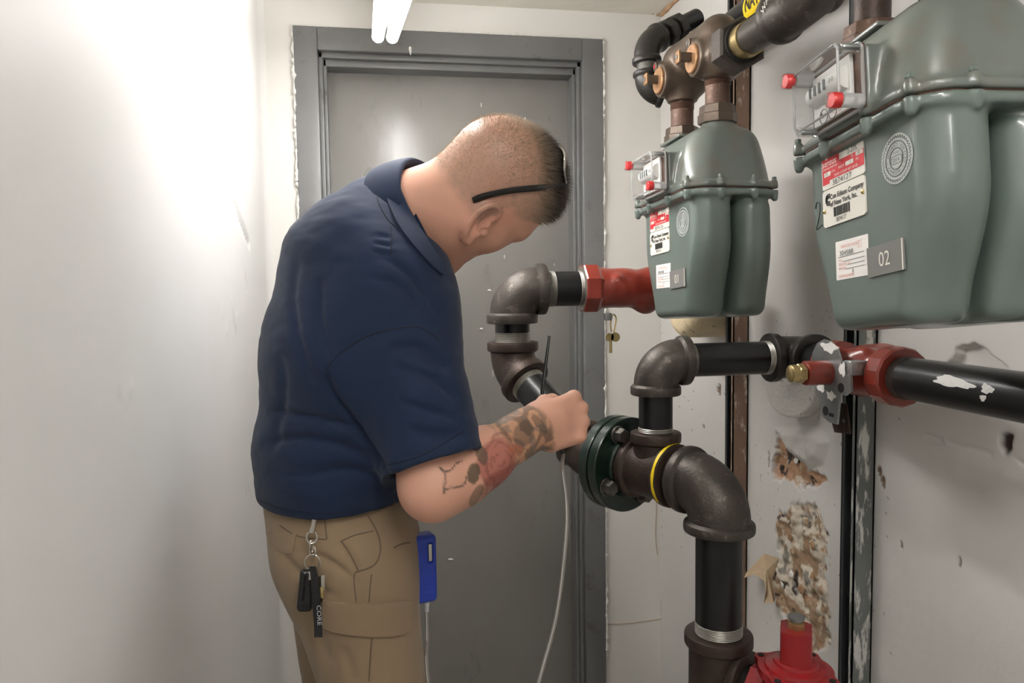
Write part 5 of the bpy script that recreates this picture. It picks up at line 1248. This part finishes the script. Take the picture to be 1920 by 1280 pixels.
# ---------------- cropped hair
M['hair'] = mat('short brown hair', lin(78, 58, 42), .5, attr='Col')
rel = (bodyV-HC)/HS; s_, f_, t_ = rel@hs, rel@hf, rel@ht; NB_ = normals(bodyV, bodyQ)
hairline = f_-(.052+.30*np.clip(t_-.03, -.02, .08))
ok = np.where((hairline < -.002) & (t_ > np.where(f_ > -.01, .004+.75*np.clip(f_+.01, 0, .07), -.035-.12*np.clip(-f_-.01, 0, .1))) & (np.abs(s_) < .09) & (f_ > -.13) & (np.linalg.norm(rel, axis=1) < .16) & ~((np.abs(s_) > .070) & (t_ < .020) & (f_ < .03) & (f_ > -.06)))[0]
wl = sstep((t_+.45*f_-.050)/.11); wm = sstep((t_+.2*f_+.02)/.10)
pick = RNG.choice(ok, 27000, p=(lambda q: q/q.sum())(.25+1.6*wl[ok]))
hv, hc = [], []
base = bodyV[pick]+RNG.normal(0, .0012, (len(pick), 3)); nn = NB_[pick]; lg_ = wl[pick]
comb = nrm(hf*.75+ht*.25)
ln_ = (.0022+.0035*wm[pick]+.036*lg_*RNG.uniform(.4, 1.15, len(pick)))
dr = nn*(1-.35*lg_)[:, None]+comb[None]*(.25+.75*lg_)[:, None]+RNG.normal(0, .16, (len(pick), 3)); dr /= np.linalg.norm(dr, axis=1)[:, None]
tip = base+dr*ln_[:, None]; sx_ = np.cross(dr, RNG.normal(0, 1, (len(pick), 3))); sx_ /= np.linalg.norm(sx_, axis=1)[:, None]; wd_ = (.00028+.00022*lg_)[:, None]
sy_ = np.cross(dr, sx_)
HV = np.stack([base-nn*.001+sx_*wd_, base-nn*.001-sx_*wd_*.5+sy_*wd_*.87, base-nn*.001-sx_*wd_*.5-sy_*wd_*.87, tip], 1).reshape(-1, 3)
i0 = np.arange(len(pick))*4
TR = np.concatenate([np.stack([i0, i0+1, i0+3], 1), np.stack([i0+1, i0+2, i0+3], 1), np.stack([i0+2, i0, i0+3], 1)])
me = bpy.data.meshes.new('hair'); me.from_pydata((HV-MAN0).tolist(), [], TR.tolist()); me.update()
cA, cB = np.array(lin(168, 146, 124)[:3]), np.array(lin(44, 33, 27)[:3]); cc_ = cA+(cB-cA)*sstep(lg_*2.2)[:, None]*RNG.uniform(.75, 1.1, len(pick))[:, None]
set_col(me, np.concatenate([np.repeat(cc_, 4, 0), np.ones((len(HV), 1))], 1)); link('hair', me, M['hair'], man, smooth=False, kind='stuff')
# ------------------------------------------------------------------ sunglasses pushed up on the head
M['blackplastic'] = mat('black plastic', lin(22, 22, 23), .28, coat=.2); M['lens'] = mat('brown mirrored lens', lin(70, 52, 40), .08, .5, coat=.5)
M['chrome'] = mat('chrome', lin(196, 192, 184), .2, .95)
gl = thing('sunglasses', 'black sunglasses pushed up on the head of the man', 'sunglasses', H(0, .03, .12))
def G(s, f, t): return H(s, f, t)
for s in (-1, 1):
    P_ = [G(s*.066, .012, .110)]
    for px_, py_ in ((1026, 350), (1000, 352), (965, 355), (930, 361), (905, 368), (886, 376)):
        q = hit(BB, px_, py_, .0035)[0]
        if s > 0:
            r_ = (q-HC); q = q-2*hs*(r_@hs)
        P_.append(q)
    P_ = spline(P_ if s < 0 else P_[:5], 5)
    MB().tube(P_, list(np.interp(np.linspace(0, 1, len(P_)), [0, .2, .7, .9, 1], [.0036, .0052, .0048, .0055, .0045])), 10, scale2=.55, ref=hf).build('temple', M['blackplastic'], gl)
    lc = [G(s*(.036+.031*math.cos(a)), .000-.010*math.cos(a)**2, .129-.012*(math.cos(a)+.5)**2*.5) + HS*(hf*(-.025*math.sin(a))+ht*(.006*math.sin(a))) for a in np.linspace(0, 2*PI, 33)[:-1]]
    MB().tube(lc, .0018, 8, closed=True).build('rim', M['chrome'], gl)  # chrome stands in for the white highlight along the black rim
    mid = sum(lc)/len(lc); mb = MB(); mb.raw([mid+HS*ht*.004]+lc, [(0, i+1, (i+1) % 32+1) for i in range(32)]); mb.build('lens', M['lens'], gl)
MB().tube([G(-.008, .004, .120), G(0, .002, .123), G(.008, .004, .120)], .0022, 8).build('bridge', M['blackplastic'], gl)

# ------------------------------------------------------------------ gas detector on the front pocket, tubing, probe
M['blue'] = mat('blue rubber boot', lin(24, 56, 164), .42, var=.05, vscale=30, coat=.1)
dc = at(793, 1063, d=1.185); dR = np.stack([nrm((.96, .28, .0)), nrm((-.28, .96, 0)), Z_]); det = thing('gas_detector', 'blue handheld gas detector clipped to the trouser pocket', 'detector', dc-Z_*.055)
fd = Field(np.arange(dc[0]-.04, dc[0]+.04, .0016), np.arange(dc[1]-.04, dc[1]+.04, .0016), np.arange(dc[2]-.07, dc[2]+.07, .0016))
fd.rbox(dc, (.0195, .016, .054), .009, dR)
for k in range(5): fd.rcone(dc+dR.T@np.array([-.012, -.0185, -.040+.008*k]), dc+dR.T@np.array([.010, -.0185, -.042+.008*k]), .0032, .0032, .002, 's')
fd.rbox(dc+dR.T@np.array([.008, -.017, .026]), (.0042, .006, .016), .001, dR, .001, 's')
fd.rbox(dc+dR.T@np.array([.0205, -.004, 0]), (.004, .0025, .044), .001, dR, .001, 's')
V, Q = fd.mesh(1); link('rubber_boot', np_mesh('rubber_boot', V-np.array(det.matrix_basis.translation), Q), M['blue'], det)
MB().box(dc+dR.T@np.array([.008, -.0125, .026]), (.0030, .0010, .0135), dR, bev=.0005).build('display_window', M['chrome'], det)
MB().box(dc+dR.T@np.array([.018, -.004, 0]), (.002, .0022, .043), dR).build('side_slot', M['dark'], det)
q = dc+dR.T@np.array([-.017, -.002, .050]); MB().tube(spline([q, q+np.array([-.003, 0, .010]), q+np.array([.001, 0, .014]), q+np.array([-.006, 0, -.006]), q+np.array([-.012, 0, -.022])], 5), .0012, 6).build('clip_wire', M['chrome'], det)
MB().box(dc+dR.T@np.array([-.022, -.002, .034]), (.004, .005, .005), dR, bev=.001).build('clip', M['zinc'], det)
b0 = dc+dR.T@np.array([.004, -.002, -.053]); MB().lathe([(0, .0045), (.008, .0045), (.009, .0036), (.018, .0034)], b0, -Z_, 16).build('hose_barb', M['socket'], det)
M['hose'] = mat('clear vinyl tube', lin(176, 168, 160), .22, spec=.6); M['hose'].node_tree.nodes['Principled BSDF'].inputs['Transmission Weight'].default_value = .45
pt = PROBE+hb*.052
hpts = [b0-Z_*.012, b0-Z_*.06, at(800, 1240, d=1.17), at(812, 1330, d=1.17), at(850, 1470, d=1.17), at(915, 1520, d=1.16), at(975, 1420, d=1.16), at(1010, 1280, d=1.16), at(1044, 1150, d=1.17), at(1061, 1010, d=1.18), at(1062, 940, d=1.19), at(1055, 880, d=1.20), pt]
hs_ = thing('sampling_hose', 'clear sampling hose looping from the blue detector up to the hand', 'hose', at(915, 1520, d=1.16))
MB().tube(spline(hpts, 10), .0031, 10).build('vinyl_tube', M['hose'], hs_); MB().tube(spline([p+np.array([-.0012, -.0025, 0]) for p in hpts], 10), .0009, 6).build('tube_ridge', M['socket'], hs_)
pr = thing('sampling_probe', 'thin black probe rod held upright in the fist', 'probe', pt)
MB().tube([pt, PROBE, PROBE-hb*.055, at(1030, 630, d=1.275)], [.0034, .0034, .0032, .0024], 12).build('rod', M['blackplastic'], pr)

# ------------------------------------------------------------------ keys on the belt
ky = thing('key_ring', 'bunch of keys with black fob and strap hanging from the belt loop', 'keys', at(588, 1190, d=1.075))
def kp(px, py, o=0.0): 
    h = hit(TB, px, py, .012+o); return h[0] if h is not None else at(px, py, d=1.08)
DK = float((kp(588, 1040)-CAM)@FWD)-.004
K = lambda px, py, o=0.0: at(px, py, d=DK-o)
MB().tube([K(590, 973), K(588, 985), K(585, 998)], [.0032, .0036, .0042], 10).build('swivel_hook', M['chrome'], ky)
def ring(c, r1, r2, tilt, wr, nm):
    e_a = RGT*math.cos(tilt)+FWD*math.sin(tilt); pts = [c+e_a*r1*math.cos(a)+UPV*r2*math.sin(a) for a in np.linspace(0, 2*PI, 29)[:-1]]
    MB().tube(pts, wr, 8, closed=True).build(nm, M['chrome'], ky)
ring(K(585, 1007), .0070, .0085, .2, .0015, 'chain_link'); ring(K(584, 1024), .0030, .0085, .9, .0012, 'chain_link'); ring(K(586, 1033), .0055, .0075, -.5, .0011, 'chain_link'); ring(K(586, 1054), .0105, .0108, .1, .0011, 'split_ring')
fo_c = K(574, 1106, .004)
fd = Field(np.arange(fo_c[0]-.03, fo_c[0]+.03, .0013), np.arange(fo_c[1]-.03, fo_c[1]+.03, .0013), np.arange(fo_c[2]-.05, fo_c[2]+.05, .0013))
fR = np.stack([nrm(RGT*.9+FWD*.4), nrm(FWD*.9-RGT*.4), nrm(UPV+RGT*.10)]); fR[1] = np.cross(fR[2], fR[0]); fR[0] = nrm(np.cross(fR[1], fR[2]))
fd.rbox(fo_c, (.0108, .0068, .0295), .0060, fR); fd.rbox(fo_c+fR.T@np.array([-.004, -.0062, .004]), (.0008, .002, .018), .0004, fR, .0004, 's')
V, Q = fd.mesh(1); link('key_fob', np_mesh('key_fob', V-np.array(ky.matrix_basis.translation), Q), M['blackplastic'], ky)
MB().box(K(583, 1078, .006), (.0038, .004, .0060), np.stack([RGT, FWD, UPV]), bev=.0012).build('fob_cap', M['chrome'], ky)
M['strap'] = mat('black webbing', lin(20, 20, 22), .7, bump=.2, bscale=800)
sp = [K(586, 1062, .008), K(590, 1085, .010), K(592, 1120, .010), K(596, 1160, .010), K(597, 1194, .010)]
sp = spline(sp, 5); mb = MB(); V_ = []
for i, p in enumerate(sp):
    ww = .0042+.0013*min(1, i/8); V_ += [p-RGT*ww-FWD*.001, p+RGT*ww-FWD*.001, p+RGT*ww+FWD*.001, p-RGT*ww+FWD*.001]
mb.raw(V_, [(4*i+j, 4*i+(j+1) % 4, 4*i+4+(j+1) % 4, 4*i+4+j) for i in range(len(sp)-1) for j in range(4)]+[(3, 2, 1, 0), tuple(range(len(V_)-4, len(V_)))])
so_ = mb.build('strap', M['strap'], ky)
mb = MB(); ddn = nrm(K(597, 1190, .013)-K(594, 1130, .013)); text_mb(mb, 'CORE', .0085, K(593.6, 1134, .0135), ddn, np.cross(-FWD, ddn)*1.0, .0002, 1.25); mb.build('strap_lettering', M['socket'], so_)
MB().box(K(605, 1092, .002), (.0030, .001, .011), np.stack([nrm(RGT*.8+FWD*.6), nrm(FWD*.8-RGT*.6), UPV]), bev=.0005).build('key', M['chrome'], ky)
MB().cyl(K(602, 1100, .004), K(603, 1120, .004), .0034, 14, bev=.0008).build('brass_charm', M['brass'], ky); MB().box(K(599, 1104, -.002), (.0045, .001, .018), np.stack([RGT, FWD, UPV]), bev=.0005).build('key', M['bronzecast'], ky)
